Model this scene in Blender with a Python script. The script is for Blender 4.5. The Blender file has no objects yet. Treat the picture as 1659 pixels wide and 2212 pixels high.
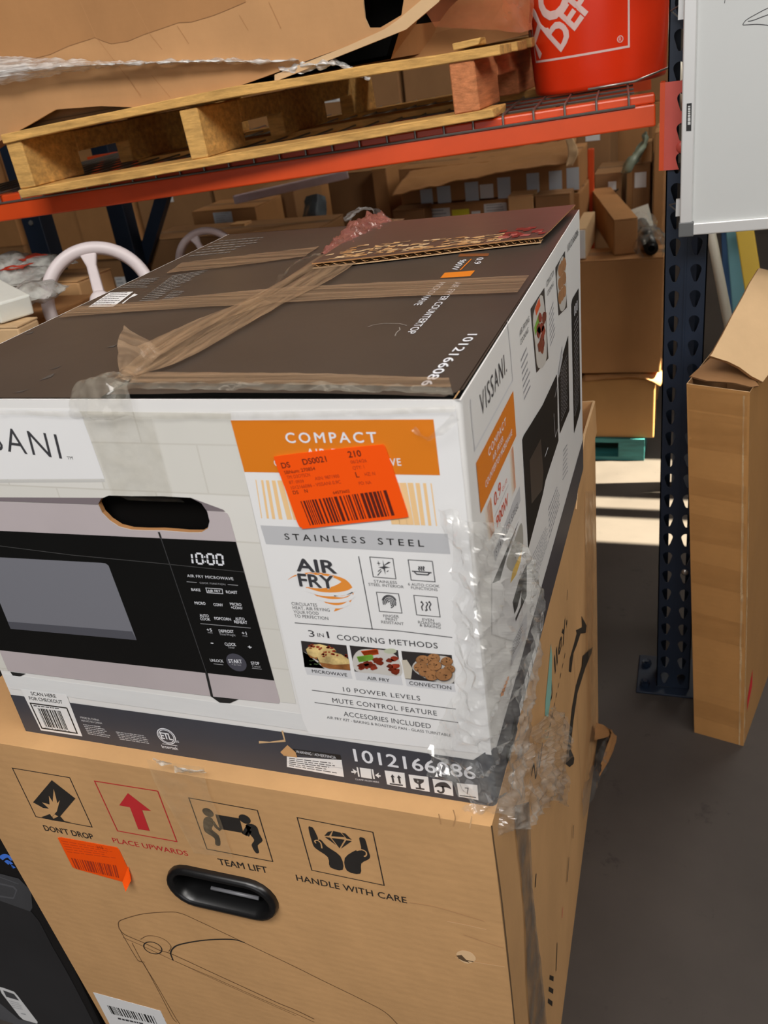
import bpy, bmesh, math, random
from mathutils import Vector, Matrix, noise
from mathutils.geometry import delaunay_2d_cdt
random.seed(7)
SC = bpy.context.scene
COL = SC.collection
PI = math.pi
# ------------------------------------------------------------------ camera
CR = [(0.94286488, 0.30942793, -0.12353204), (0.04510654, -0.48590858, -0.87284492), (-0.33010788, 0.81740272, -0.47210336)]
CAM = Vector((0.72944304, -0.57424783, 1.40773954))
FPX = 1839.71
RX, RY, RZ = (Vector(r) for r in CR)            # right, down, forward
cd = bpy.data.cameras.new('camera')
cam = bpy.data.objects.new('camera', cd)
COL.objects.link(cam)
cam.matrix_world = Matrix(((RX.x, -RY.x, -RZ.x, CAM.x), (RX.y, -RY.y, -RZ.y, CAM.y), (RX.z, -RY.z, -RZ.z, CAM.z), (0, 0, 0, 1)))
cd.sensor_fit = 'AUTO'
cd.sensor_width = 36.0
cd.lens = FPX / 2212 * 36.0
cd.clip_start = 0.02
cd.dof.use_dof = True
cd.dof.focus_distance = 1.05
cd.dof.aperture_fstop = 9.0
SC.camera = cam
# ------------------------------------------------------------------ world, lights, exposure
SC.view_settings.view_transform = 'Standard'
SC.view_settings.look = 'None'
SC.view_settings.gamma = 1.0
SC.view_settings.use_curve_mapping = False
SC.view_settings.exposure = 0.08
w = bpy.data.worlds.new('world')
SC.world = w
w.use_nodes = True
bg = w.node_tree.nodes['Background']
bg.inputs[0].default_value = (1.0, 0.95, 0.88, 1)
bg.inputs[1].default_value = 0.12


def lamp(name, kind, loc, rot=None, target=None, energy=100, size=1.0, size_y=None, color=(1, 1, 1), **kw):
    l = bpy.data.lights.new(name, kind)
    l.energy = energy
    l.color = color
    if kind == 'AREA':
        l.shape = 'RECTANGLE'
        l.size = size
        l.size_y = size_y or size
    for k, v in kw.items():
        setattr(l, k, v)
    o = bpy.data.objects.new(name, l)
    o.location = loc
    if target is not None:
        o.rotation_euler = (Vector(target) - Vector(loc)).to_track_quat('-Z', 'Y').to_euler()
    elif rot:
        o.rotation_euler = rot
    COL.objects.link(o)
    return o


lamp('front_fill_light', 'AREA', (0.6, -5.4, 2.3), target=(0.4, 1.0, 0.9), energy=52, size=4.4, size_y=3.0, color=(0.98, 0.98, 1.0))  # unseen fill light, added to brighten the front and under the shelf
lamp('ceiling_light', 'AREA', (0.4, -1.7, 3.5), target=(0.35, 0.2, 0.9), energy=84, size=2.4, size_y=0.9, color=(1.0, 0.97, 0.94))
lamp('ceiling_light', 'AREA', (3.2, -0.9, 3.7), target=(0.6, 0.4, 0.7), energy=75, size=2.4, size_y=1.2, color=(1.0, 0.96, 0.91))
lamp('ceiling_light', 'AREA', (2.6, 3.9, 4.2), rot=(0, 0, 0), energy=80, size=2.6, size_y=0.8, color=(1.0, 0.93, 0.83))
lamp('ceiling_light', 'AREA', (-2.2, 3.0, 5.6), rot=(0, 0, 0), energy=14, size=3.2, size_y=0.6, color=(1.0, 0.88, 0.72))
SUN_DIR = Vector((-0.62, -0.08, -0.78)).normalized()
SUN = lamp('sun', 'SUN', (6, 3, 9), rot=SUN_DIR.to_track_quat('-Z', 'Y').to_euler(), energy=60, color=(1.0, 0.92, 0.70), angle=0.003)


# ------------------------------------------------------------------ photo pixel -> place
def ray(px, py):
    return RX * ((px - 829.5) / FPX) + RY * ((py - 1106.0) / FPX) + RZ


def on(px, py, ax, val):
    r = ray(px, py)
    return CAM + r * ((val - CAM[ax]) / r[ax])


def at(px, py, d):
    return CAM + ray(px, py) * d


# ------------------------------------------------------------------ materials
def lin(c):
    return tuple(((v / 255) / 12.92 if v / 255 <= 0.04045 else ((v / 255 + 0.055) / 1.055) ** 2.4) for v in c) + (1.0,)


MATS = {}


def mat(name, col, rough=0.6, metal=0.0, spec=0.5, var=0.0, scale=8.0, stretch=(1, 1, 1), bump=0.0, coat=0.0, emit=0.0, wear=None, detail=4):
    if name in MATS:
        return MATS[name]
    m = bpy.data.materials.new(name)
    m.use_nodes = True
    nt = m.node_tree
    b = nt.nodes['Principled BSDF']
    c = lin(col)
    b.inputs['Base Color'].default_value = c
    b.inputs['Roughness'].default_value = rough
    b.inputs['Metallic'].default_value = metal
    b.inputs['Specular IOR Level'].default_value = spec
    b.inputs['Coat Weight'].default_value = coat
    b.inputs['Coat Roughness'].default_value = 0.12
    if emit:
        b.inputs['Emission Color'].default_value = c
        b.inputs['Emission Strength'].default_value = emit
    if var or bump or wear:
        tc = nt.nodes.new('ShaderNodeTexCoord')
        mp = nt.nodes.new('ShaderNodeMapping')
        mp.inputs['Scale'].default_value = stretch
        nt.links.new(tc.outputs['Object'], mp.inputs[0])
        n = nt.nodes.new('ShaderNodeTexNoise')
        n.inputs['Scale'].default_value = scale
        n.inputs['Detail'].default_value = detail
        n.inputs['Roughness'].default_value = 0.65
        nt.links.new(mp.outputs[0], n.inputs['Vector'])
        last = None
        if var:
            r = nt.nodes.new('ShaderNodeValToRGB')
            r.color_ramp.elements[0].position = 0.3
            r.color_ramp.elements[1].position = 0.7
            r.color_ramp.elements[0].color = tuple(v * (1 - var) for v in c[:3]) + (1,)
            r.color_ramp.elements[1].color = tuple(min(1, v * (1 + var)) for v in c[:3]) + (1,)
            nt.links.new(n.outputs[0], r.inputs[0])
            last = r.outputs[0]
        if wear:
            wc, ws, wt = wear
            n2 = nt.nodes.new('ShaderNodeTexNoise')
            n2.inputs['Scale'].default_value = ws
            n2.inputs['Detail'].default_value = 8
            n2.inputs['Roughness'].default_value = 0.75
            nt.links.new(tc.outputs['Object'], n2.inputs['Vector'])
            r2 = nt.nodes.new('ShaderNodeValToRGB')
            r2.color_ramp.elements[0].position = wt
            r2.color_ramp.elements[1].position = min(1, wt + 0.08)
            nt.links.new(n2.outputs[0], r2.inputs[0])
            mx = nt.nodes.new('ShaderNodeMix')
            mx.data_type = 'RGBA'
            nt.links.new(r2.outputs[0], mx.inputs['Factor'])
            if last:
                nt.links.new(last, mx.inputs['A'])
            else:
                mx.inputs['A'].default_value = c
            mx.inputs['B'].default_value = lin(wc)
            last = mx.outputs['Result']
        if last:
            nt.links.new(last, b.inputs['Base Color'])
        if bump:
            bp = nt.nodes.new('ShaderNodeBump')
            bp.inputs['Strength'].default_value = bump
            bp.inputs['Distance'].default_value = 0.01
            nt.links.new(n.outputs[0], bp.inputs['Height'])
            nt.links.new(bp.outputs[0], b.inputs['Normal'])
    MATS[name] = m
    return m


def film(name, col, alpha, rough=0.12, streak=(3, 3, 3), scale=14, bump=0.5, lo=0.55, gloss=0.0):
    """thin plastic: see-through, with wrinkles that catch the light"""
    if name in MATS:
        return MATS[name]
    m = bpy.data.materials.new(name)
    m.use_nodes = True
    nt = m.node_tree
    b = nt.nodes['Principled BSDF']
    b.inputs['Base Color'].default_value = lin(col)
    b.inputs['Roughness'].default_value = rough
    b.inputs['Specular IOR Level'].default_value = 0.8
    tr = nt.nodes.new('ShaderNodeBsdfTransparent')
    mx = nt.nodes.new('ShaderNodeMixShader')
    tc = nt.nodes.new('ShaderNodeTexCoord')
    mp = nt.nodes.new('ShaderNodeMapping')
    mp.inputs['Scale'].default_value = streak
    nt.links.new(tc.outputs['Object'], mp.inputs[0])
    n = nt.nodes.new('ShaderNodeTexNoise')
    n.inputs['Scale'].default_value = scale
    n.inputs['Detail'].default_value = 5
    nt.links.new(mp.outputs[0], n.inputs['Vector'])
    rm = nt.nodes.new('ShaderNodeMapRange')
    rm.inputs['From Min'].default_value = 0.35
    rm.inputs['From Max'].default_value = 0.7
    rm.inputs['To Min'].default_value = alpha * lo
    rm.inputs['To Max'].default_value = min(1, alpha * 1.5)
    nt.links.new(n.outputs[0], rm.inputs['Value'])
    nt.links.new(rm.outputs[0], mx.inputs[0])
    nt.links.new(tr.outputs[0], mx.inputs[1])
    nt.links.new(b.outputs[0], mx.inputs[2])
    bp = nt.nodes.new('ShaderNodeBump')
    bp.inputs['Strength'].default_value = bump
    bp.inputs['Distance'].default_value = 0.01
    nt.links.new(n.outputs[0], bp.inputs['Height'])
    nt.links.new(bp.outputs[0], b.inputs['Normal'])
    out = mx.outputs[0]
    if gloss:                                     # mirror-like sheen that rises at grazing angles
        gl = nt.nodes.new('ShaderNodeBsdfGlossy')
        gl.inputs['Roughness'].default_value = 0.06
        fr = nt.nodes.new('ShaderNodeLayerWeight')
        fr.inputs['Blend'].default_value = 0.5
        pw = nt.nodes.new('ShaderNodeMath')
        pw.operation = 'POWER'
        pw.inputs[1].default_value = 3.0
        ml = nt.nodes.new('ShaderNodeMath')
        ml.operation = 'MULTIPLY_ADD'
        ml.use_clamp = True
        ml.inputs[1].default_value = 0.3 * gloss
        ml.inputs[2].default_value = 0.06 * gloss
        nt.links.new(fr.outputs['Facing'], pw.inputs[0])
        m2 = nt.nodes.new('ShaderNodeMixShader')
        nt.links.new(pw.outputs[0], ml.inputs[0])
        nt.links.new(ml.outputs[0], m2.inputs[0])
        nt.links.new(out, m2.inputs[1])
        nt.links.new(gl.outputs[0], m2.inputs[2])
        out = m2.outputs[0]
    nt.links.new(out, nt.nodes['Material Output'].inputs[0])
    MATS[name] = m
    return m


def card(name, col, var=0.10):
    """corrugated cardboard: blotches plus fine flute lines"""
    if name in MATS:
        return MATS[name]
    m = mat(name, col, rough=0.72, spec=0.3, var=var, scale=5.5, bump=0.0, detail=6, stretch=(1.0, 1.0, 0.6))
    nt = m.node_tree
    b = nt.nodes['Principled BSDF']
    tc = nt.nodes.new('ShaderNodeTexCoord')
    wv = nt.nodes.new('ShaderNodeTexWave')
    wv.bands_direction = 'Z'
    wv.inputs['Scale'].default_value = 28
    wv.inputs['Distortion'].default_value = 3.0
    wv.inputs['Detail'].default_value = 3
    n3 = nt.nodes.new('ShaderNodeTexNoise')
    n3.inputs['Scale'].default_value = 30
    n3.inputs['Detail'].default_value = 6
    nt.links.new(tc.outputs['Object'], wv.inputs['Vector'])
    nt.links.new(tc.outputs['Object'], n3.inputs['Vector'])
    ad = nt.nodes.new('ShaderNodeMath')
    ad.operation = 'MULTIPLY_ADD'
    ad.inputs[1].default_value = 0.06
    nt.links.new(wv.outputs[1], ad.inputs[0])
    nt.links.new(n3.outputs[0], ad.inputs[2])
    bp = nt.nodes.new('ShaderNodeBump')
    bp.inputs['Strength'].default_value = 0.22
    bp.inputs['Distance'].default_value = 0.004
    nt.links.new(ad.outputs[0], bp.inputs['Height'])
    nt.links.new(bp.outputs[0], b.inputs['Normal'])
    return m


def wood(name, col, stretch=(1.2, 9, 14), var=0.35):
    return mat(name, col, rough=0.75, spec=0.25, var=var, scale=6, stretch=stretch, bump=0.35, detail=8)


# ------------------------------------------------------------------ objects
def tag(o, label=None, cat=None, group=None, kind=None):
    if label: o['label'] = label
    if cat: o['category'] = cat
    if group: o['group'] = group
    if kind: o['kind'] = kind
    return o


def thing(name, label, cat, loc=(0, 0, 0), rz=0.0, group=None):
    o = bpy.data.objects.new(name, None)
    o.empty_display_size = 0.05
    o.location = loc
    o.rotation_euler = (0, 0, rz)
    COL.objects.link(o)
    return tag(o, label, cat, group)


def wloc(o):
    v = Vector((0, 0, 0))
    while o is not None:
        v += Vector(o.location)
        o = o.parent
    return v


class MB:
    """collects shapes; build() links them as one mesh object"""

    def __init__(s):
        s.v, s.f, s.m, s.mats = [], [], [], []

    def mi(s, m):
        if m not in s.mats: s.mats.append(m)
        return s.mats.index(m)

    def add(s, vs, fs, m):
        k = len(s.v)
        i = s.mi(m)
        s.v += [Vector(v) for v in vs]
        for f in fs:
            s.f.append([k + j for j in f])
            s.m.append(i)
        return s

    def hexa(s, p, m):
        """eight corners: bottom ring then top ring"""
        return s.add(p, [(3, 2, 1, 0), (4, 5, 6, 7), (0, 1, 5, 4), (1, 2, 6, 5), (2, 3, 7, 6), (3, 0, 4, 7)], m)

    def box(s, lo, hi, m, M=None):
        x0, y0, z0 = lo
        x1, y1, z1 = hi
        p = [Vector(q) for q in ((x0, y0, z0), (x1, y0, z0), (x1, y1, z0), (x0, y1, z0), (x0, y0, z1), (x1, y0, z1), (x1, y1, z1), (x0, y1, z1))]
        if M is not None: p = [M @ q for q in p]
        return s.hexa(p, m)

    def bar(s, a, b, w, h, m, up=(0, 0, 1)):
        a, b = Vector(a), Vector(b)
        d = (b - a).normalized()
        u = Vector(up)
        r = d.cross(u).normalized()
        u = r.cross(d)
        p = []
        for du in (-h / 2, h / 2):
            for q, dr in ((a, -w / 2), (a, w / 2), (b, w / 2), (b, -w / 2)):
                p.append(q + r * dr + u * du)
        return s.hexa([p[0], p[1], p[2], p[3], p[4], p[5], p[6], p[7]], m)

    def tube(s, pts, r, m, n=8, closed=False, cap=True):
        pts = [Vector(p) for p in pts]
        N = len(pts)
        rings = []
        ref = Vector((0.13, 0.29, 0.95))
        for i, p in enumerate(pts):
            if closed:
                d = pts[(i + 1) % N] - pts[i - 1]
            else:
                d = pts[min(i + 1, N - 1)] - pts[max(i - 1, 0)]
            d.normalize()
            a = d.cross(ref)
            if a.length < 1e-3: a = d.cross(Vector((1, 0, 0)))
            a.normalize()
            b = d.cross(a)
            rr = r[i] if isinstance(r, (list, tuple)) else r
            rings.append([p + (a * math.cos(t) + b * math.sin(t)) * rr for t in [2 * PI * k / n for k in range(n)]])
        vs = [v for q in rings for v in q]
        fs = []
        for i in range(N if closed else N - 1):
            j = (i + 1) % N
            for k in range(n):
                k2 = (k + 1) % n
                fs.append((i * n + k, i * n + k2, j * n + k2, j * n + k))
        if cap and not closed:
            fs.append(tuple(range(n - 1, -1, -1)))
            fs.append(tuple((N - 1) * n + k for k in range(n)))
        return s.add(vs, fs, m)

    def lathe(s, prof, m, c=(0, 0, 0), n=40, M=None):
        c = Vector(c)
        vs, fs = [], []
        for r, z in prof:
            for k in range(n):
                t = 2 * PI * k / n
                v = Vector((r * math.cos(t), r * math.sin(t), z))
                if M is not None: v = M @ v
                vs.append(c + v)
        for i in range(len(prof) - 1):
            for k in range(n):
                k2 = (k + 1) % n
                fs.append((i * n + k, i * n + k2, (i + 1) * n + k2, (i + 1) * n + k))
        return s.add(vs, fs, m)

    def plate(s, poly, nrm, t, m, m2=None):
        """flat outline with a thickness t along -nrm"""
        nrm = Vector(nrm).normalized()
        a = [Vector(p) for p in poly]
        n = len(a)
        s.add(a, [tuple(range(n))], m)
        s.add([p - nrm * t for p in a], [tuple(range(n - 1, -1, -1))], m)
        e = m2 or m
        s.add(a + [p - nrm * t for p in a], [((i + 1) % n, i, n + i, n + (i + 1) % n) for i in range(n)], e)
        return s

    def sheet(s, rows, nu, nv, m, amp=0.0, freq=12.0, seed=0, amp2=None, t=0.0):
        """smooth grid through control rows, crumpled by noise"""
        def cr(p0, p1, p2, p3, t):
            return 0.5 * ((2 * p1) + (p2 - p0) * t + (2 * p0 - 5 * p1 + 4 * p2 - p3) * t * t + (3 * p1 - p0 - 3 * p2 + p3) * t ** 3)

        def curve(P, n):
            P = [Vector(p) for p in P]
            if len(P) == 2: return [P[0].lerp(P[1], i / n) for i in range(n + 1)]
            o = []
            k = len(P) - 1
            for i in range(n + 1):
                x = i / n * k
                j = min(int(x), k - 1)
                o.append(cr(P[max(j - 1, 0)], P[j], P[j + 1], P[min(j + 2, k)], x - j))
            return o
        R = [curve(r, nu) for r in rows]
        G = [curve([R[j][i] for j in range(len(R))], nv) for i in range(nu + 1)]
        G2 = [[v.copy() for v in c] for c in G]
        if amp:
            for i in range(nu + 1):
                for j in range(nv + 1):
                    v = G[i][j]
                    a = G[min(i + 1, nu)][j] - G[max(i - 1, 0)][j]
                    b = G[i][min(j + 1, nv)] - G[i][max(j - 1, 0)]
                    nn = a.cross(b)
                    if nn.length > 1e-12: nn.normalize()
                    q = v * freq + Vector((seed * 7.1, seed * 3.7, seed))
                    h = 1 - 2 * abs(noise.noise(q)) + 0.6 * (1 - 2 * abs(noise.noise(q * 2.3))) - 0.6
                    G2[i][j] = v + nn * (amp * h)
        vs = [G2[i][j] for i in range(nu + 1) for j in range(nv + 1)]
        fs = []
        for i in range(nu):
            for j in range(nv):
                q = i * (nv + 1) + j
                fs.append((q, q + 1, q + nv + 2, q + nv + 1))
        return s.add(vs, fs, m)

    def build(s, name, parent=None, smooth=False, bevel=0.0, seg=2, label=None, angle=0.7, solid=0.0):
        me = bpy.data.meshes.new(name)
        off = wloc(parent) if parent is not None else Vector((0, 0, 0))
        me.from_pydata([tuple(v - off) for v in s.v], [], s.f)
        for m in s.mats: me.materials.append(m)
        me.polygons.foreach_set('material_index', s.m)
        if smooth:
            me.polygons.foreach_set('use_smooth', [True] * len(me.polygons))
        me.update()
        o = bpy.data.objects.new(name, me)
        COL.objects.link(o)
        if parent is not None: o.parent = parent
        if solid:
            sm = o.modifiers.new('solid', 'SOLIDIFY')
            sm.thickness = solid
            sm.offset = 0
        if bevel:
            bv = o.modifiers.new('bevel', 'BEVEL')
            bv.width = bevel
            bv.segments = seg
            bv.limit_method = 'ANGLE'
            bv.angle_limit = angle
        if label: o['label'] = label
        return o


# ------------------------------------------------------------------ lettering and printing on flat faces
_T = {}


def glyphs(s, bold, sp):
    k = (s, bold, sp)
    if k in _T: return _T[k]
    cu = bpy.data.curves.new('lettering', 'FONT')
    cu.body = s
    cu.size = 1.0
    cu.offset = bold
    cu.space_character = sp
    cu.resolution_u = 3
    cu.fill_mode = 'FRONT'
    o = bpy.data.objects.new('lettering', cu)
    me = o.to_mesh()
    vs = [(v.co.x, v.co.y) for v in me.vertices]
    fs = [tuple(p.vertices) for p in me.polygons]
    o.to_mesh_clear()
    bpy.data.objects.remove(o)
    bpy.data.curves.remove(cu)
    _T[k] = (vs, fs)
    return _T[k]


class Face:
    """a real plane in the place: origin, in-plane axes u and v, outward normal n"""

    def __init__(s, o, u, v, n=None):
        s.o, s.u, s.v = Vector(o), Vector(u).normalized(), Vector(v).normalized()
        s.n = Vector(n).normalized() if n is not None else s.u.cross(s.v).normalized()

    def p2(s, q):
        r = ray(*q)
        p = CAM + r * ((s.o - CAM).dot(s.n) / r.dot(s.n))
        d = p - s.o
        return Vector((d.dot(s.u), d.dot(s.v)))

    def p3(s, a, h=0.0):
        return s.o + s.u * a[0] + s.v * a[1] + s.n * h

    def px(s, x, y, h=0.0):
        return s.p3(s.p2((x, y)), h)


LAY = 0.00009


class Art:
    """printing on one face; coordinates are photo pixels unless raw=True (metres on the face)"""

    def __init__(s, face, crop=None, base=0):
        s.F, s.mb, s.base = face, MB(), base
        s.c = crop

    def q(s, p):
        if s.c: p = (s.c[0] + p[0] * s.c[2], s.c[1] + p[1] * s.c[2])
        return s.F.p2(p)

    def h(s, lay):
        return 0.0003 + (lay + s.base) * LAY

    def raw(s, pts, m, lay=0):
        P = [s.F.p3(p, s.h(lay)) for p in pts]
        s.mb.add(P, [tuple(range(len(P)))], m)
        return s

    def poly(s, pts, m, lay=0, hole=None):
        Q = [s.q(p) for p in pts]
        if hole is None: return s.raw(Q, m, lay)
        vs, fs = minus(Q, [hole])
        s.mb.add([s.F.p3(p, s.h(lay)) for p in vs], fs, m)
        return s

    def line2(s, a, b, w, m, lay=1):
        a, b = Vector(a), Vector(b)
        d = b - a
        if d.length < 1e-9: return s
        d.normalize()
        n = Vector((-d.y, d.x)) * w / 2
        return s.raw([a - n, b - n, b + n, a + n], m, lay)

    def path(s, pts, w, m, lay=1, closed=False, rawp=False):
        Q = [Vector(p) if rawp else s.q(p) for p in pts]
        if closed: Q = Q + [Q[0], Q[1]]
        if len(Q) == 2: return s.line2(Q[0], Q[1], w, m, lay)
        L, Rr = [], []
        for i, p in enumerate(Q):
            a = Q[i] - Q[i - 1] if i else Q[1] - Q[0]
            b = Q[i + 1] - Q[i] if i < len(Q) - 1 else a
            a, b = a.normalized(), b.normalized()
            t = (a + b)
            if t.length < 0.2: t = b
            t.normalize()
            n = Vector((-t.y, t.x))
            c = max(0.4, n.dot(Vector((-b.y, b.x))))
            L.append(p + n * (w / 2 / c))
            Rr.append(p - n * (w / 2 / c))
        if closed:
            L, Rr = L[1:], Rr[1:]
        N = len(L)
        vs = [s.F.p3(p, s.h(lay)) for p in L + Rr]
        s.mb.add(vs, [(N + i, N + i + 1, i + 1, i) for i in range(N - 1)], m)
        return s

    def curve(s, pts, w, m, lay=1, n=6, closed=False):
        return s.path(smooth_path(pts, n, closed), w, m, lay, closed)

    def disc(s, c, r, m, lay=1, n=28, r0=None, c2=None):
        c = Vector(c2) if c2 is not None else s.q(c)
        if r0 is None:
            return s.raw([c + Vector((math.cos(t), math.sin(t))) * r for t in [2 * PI * k / n for k in range(n)]], m, lay)
        vs = [s.F.p3(c + Vector((math.cos(t), math.sin(t))) * rr, s.h(lay)) for rr in (r0, r) for t in [2 * PI * k / n for k in range(n)]]
        s.mb.add(vs, [(k, (k + 1) % n, n + (k + 1) % n, n + k) for k in range(n)], m)
        return s

    def text(s, t, p0, p1, top, m, bold=0.0, sp=1.0, lay=2, xh=None):
        """p0, p1: baseline ends; top: a point level with the capitals' tops, near p0"""
        a, b, c = s.q(p0), s.q(p1), s.q(top)
        return s.text2(t, a, b, c, m, bold, sp, lay, xh)

    def text2(s, t, a, b, c, m, bold=0.0, sp=1.0, lay=2, xh=None, nudge=(0, 0)):
        if bold > 0.006:                          # heavy lettering: the same outlines nudged round
            k = bold * 0.8
            for i, (dx, dy) in enumerate(((k, 0), (-k, 0), (0, k), (0, -k))):
                s.text2(t, a, b, c, m, 0.0, sp, lay + 0.1 * i, xh, (dx, dy))
            return s
        vs, fs = glyphs(t, min(bold, 0.0), sp)
        d = b - a
        W = d.length
        d.normalize()
        up = Vector((-d.y, d.x))
        hh = (c - a).dot(up)
        x0, x1 = min(v[0] for v in vs), max(v[0] for v in vs)
        y1 = xh or 0.73
        if not xh and t.upper() == t:
            y1 = max(v[1] for v in vs)
        P = [a + d * ((v[0] + nudge[0] - x0) / (x1 - x0) * W) + up * ((v[1] + nudge[1]) / y1 * hh) for v in vs]
        s.mb.add([s.F.p3(p, s.h(lay)) for p in P], fs, m)
        return s

    def bars(s, quad, m, lay=2, n=30, seed=1, fill=0.55):
        """bar code stripes inside a pixel quad tl,tr,br,bl"""
        tl, tr, br, bl = [s.q(p) for p in quad]
        rnd = random.Random(seed)
        x = 0.0
        ws = []
        while x < 1:
            b = rnd.choice([0.5, 0.5, 1, 1, 1.6]) / n
            g = rnd.choice([0.5, 0.6, 0.9, 1.2]) / n
            if x + b > 1: break
            ws.append((x, x + b))
            x += b + g
        for x0, x1 in ws:
            s.raw([bl.lerp(br, x0), bl.lerp(br, x1), tl.lerp(tr, x1), tl.lerp(tr, x0)], m, lay)
        return s

    def greek(s, quad, m, rows=5, lay=2, seed=3, duty=0.5):
        """lines of print too small to read: rows of word-long strokes"""
        tl, tr, br, bl = [s.q(p) for p in quad]
        rnd = random.Random(seed)
        for i in range(rows):
            f0, f1 = i / rows, (i + duty) / rows
            x = 0.0
            end = rnd.uniform(0.78, 1.0)
            while x < end:
                wd = rnd.uniform(0.05, 0.16)
                x1 = min(x + wd, end)
                def pt(u, v):
                    return tl.lerp(tr, u).lerp(bl.lerp(br, u), v)
                s.raw([pt(x, f1), pt(x1, f1), pt(x1, f0), pt(x, f0)], m, lay)
                x = x1 + 0.025
        return s

    def build(s, name, parent, label=None):
        return s.mb.build(name, parent, label=label)


def smooth_path(pts, n=6, closed=False):
    P = [Vector((p[0], p[1])) for p in pts]
    k = len(P)
    o = []
    for i in range(k if closed else k - 1):
        if closed:
            p0, p1, p2, p3 = P[i - 1], P[i], P[(i + 1) % k], P[(i + 2) % k]
        else:
            p0, p1, p2, p3 = P[max(i - 1, 0)], P[i], P[i + 1], P[min(i + 2, k - 1)]
        for j in range(n):
            t = j / n
            o.append(0.5 * ((2 * p1) + (p2 - p0) * t + (2 * p0 - 5 * p1 + 4 * p2 - p3) * t * t + (3 * p1 - p0 - 3 * p2 + p3) * t ** 3))
    if not closed: o.append(P[-1])
    return [(p.x, p.y) for p in o]


def area2(P):
    return sum(P[i - 1][0] * P[i][1] - P[i][0] * P[i - 1][1] for i in range(len(P))) / 2


def inside(p, Q):
    c = False
    for i in range(len(Q)):
        a, b = Q[i - 1], Q[i]
        if (a[1] > p[1]) != (b[1] > p[1]) and p[0] < (b[0] - a[0]) * (p[1] - a[1]) / (b[1] - a[1]) + a[0]:
            c = not c
    return c


def minus(P, holes):
    """outline P without the holes, triangulated"""
    V = [Vector((p[0], p[1])) for p in P]
    E = [(i, (i + 1) % len(V)) for i in range(len(V))]
    for H in holes:
        k = len(V)
        V += [Vector((p[0], p[1])) for p in H]
        E += [(k + i, k + (i + 1) % len(H)) for i in range(len(H))]
    r = delaunay_2d_cdt(V, E, [], 0, 1e-6)
    vs, fs = r[0], r[2]
    out = []
    for f in fs:
        c = sum((vs[i] for i in f), Vector((0, 0))) / len(f)
        if inside(c, P) and not any(inside(c, H) for H in holes):
            f = list(f)
            if area2([vs[i] for i in f]) < 0: f.reverse()
            out.append(tuple(f))
    return vs, out


# common stuffs
M_card = card('cardboard', (203, 158, 108))
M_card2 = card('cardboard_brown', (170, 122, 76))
M_card3 = card('cardboard_dull', (150, 110, 72))
M_cardl = card('cardboard_pale', (206, 172, 130))
M_black = mat('black_ink', (30, 30, 30), rough=0.6)
M_shade = mat('inner_shade', (10, 9, 8), rough=0.9, spec=0.1)  # near-black that paints the shade inside boxes, holes and gaps
M_white = mat('white_paper', (236, 236, 236), rough=0.5)
M_tape = film('brown_packing_tape', (176, 146, 116), 0.46, rough=0.2, streak=(1.5, 36, 4), scale=5, bump=0.25)
M_taped = film('brown_seam_tape', (176, 146, 116), 0.44, rough=0.18, streak=(26, 3, 4), scale=5, bump=0.3)
M_clear = film('clear_tape', (215, 208, 190), 0.15, rough=0.12, streak=(6, 6, 6), scale=9, bump=0.4, gloss=0.6)
M_wrap = film('clear_film', (235, 235, 232), 0.13, rough=0.1, streak=(4, 4, 4), scale=18, bump=0.5, lo=0.1)
# ================================================================== the microwave carton
BW, BD, Z0, Z1 = 0.5707, 0.7229, 0.75, 1.175
FF = Face((0, 0, Z0), (1, 0, 0), (0, 0, 1))
SF = Face((BW, 0, Z0), (0, 1, 0), (0, 0, 1))
TF = Face((0, 0, Z1), (1, 0, 0), (0, 1, 0))
CA = (0, 860, 0.37372)      # zoom crops the lettering was measured in
CB = (480, 860, 0.37372)
CP = (340, 1160, 0.18088)
CI = (560, 1170, 0.25316)
CN = (560, 1580, 0.32550)
CS = (990, 640, 0.25316)
CQ = (900, 440, 0.34370)
CR4 = (900, 1040, 0.34370)

I_navy = mat('navy_print', (66, 68, 76), rough=0.42, spec=0.4, var=0.06, scale=9)
I_orange = mat('orange_print', (226, 128, 28), rough=0.42)
I_tan = mat('tan_stripe_print', (246, 206, 150), rough=0.5)
I_grey = mat('grey_print', (196, 197, 200), rough=0.4)
I_lgrey = mat('light_grey_print', (216, 217, 220), rough=0.4)
I_text = mat('charcoal_print', (62, 62, 66), rough=0.5)
I_white = mat('white_gloss_print', (238, 238, 238), rough=0.38, var=0.015, scale=6)
I_steel = mat('steel_picture_print', (190, 180, 182), rough=0.42, var=0.06, scale=5)
I_steeld = mat('dark_steel_picture_print', (128, 118, 122), rough=0.42)
I_glass = mat('black_glass_print', (17, 18, 18), rough=0.25, spec=0.6, var=0.2, scale=4)
I_lit = mat('white_key_print', (232, 234, 240), rough=0.5)
I_dim = mat('grey_key_print', (165, 166, 170), rough=0.5)
I_red = mat('red_orange_print', (222, 84, 40), rough=0.5)


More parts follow.
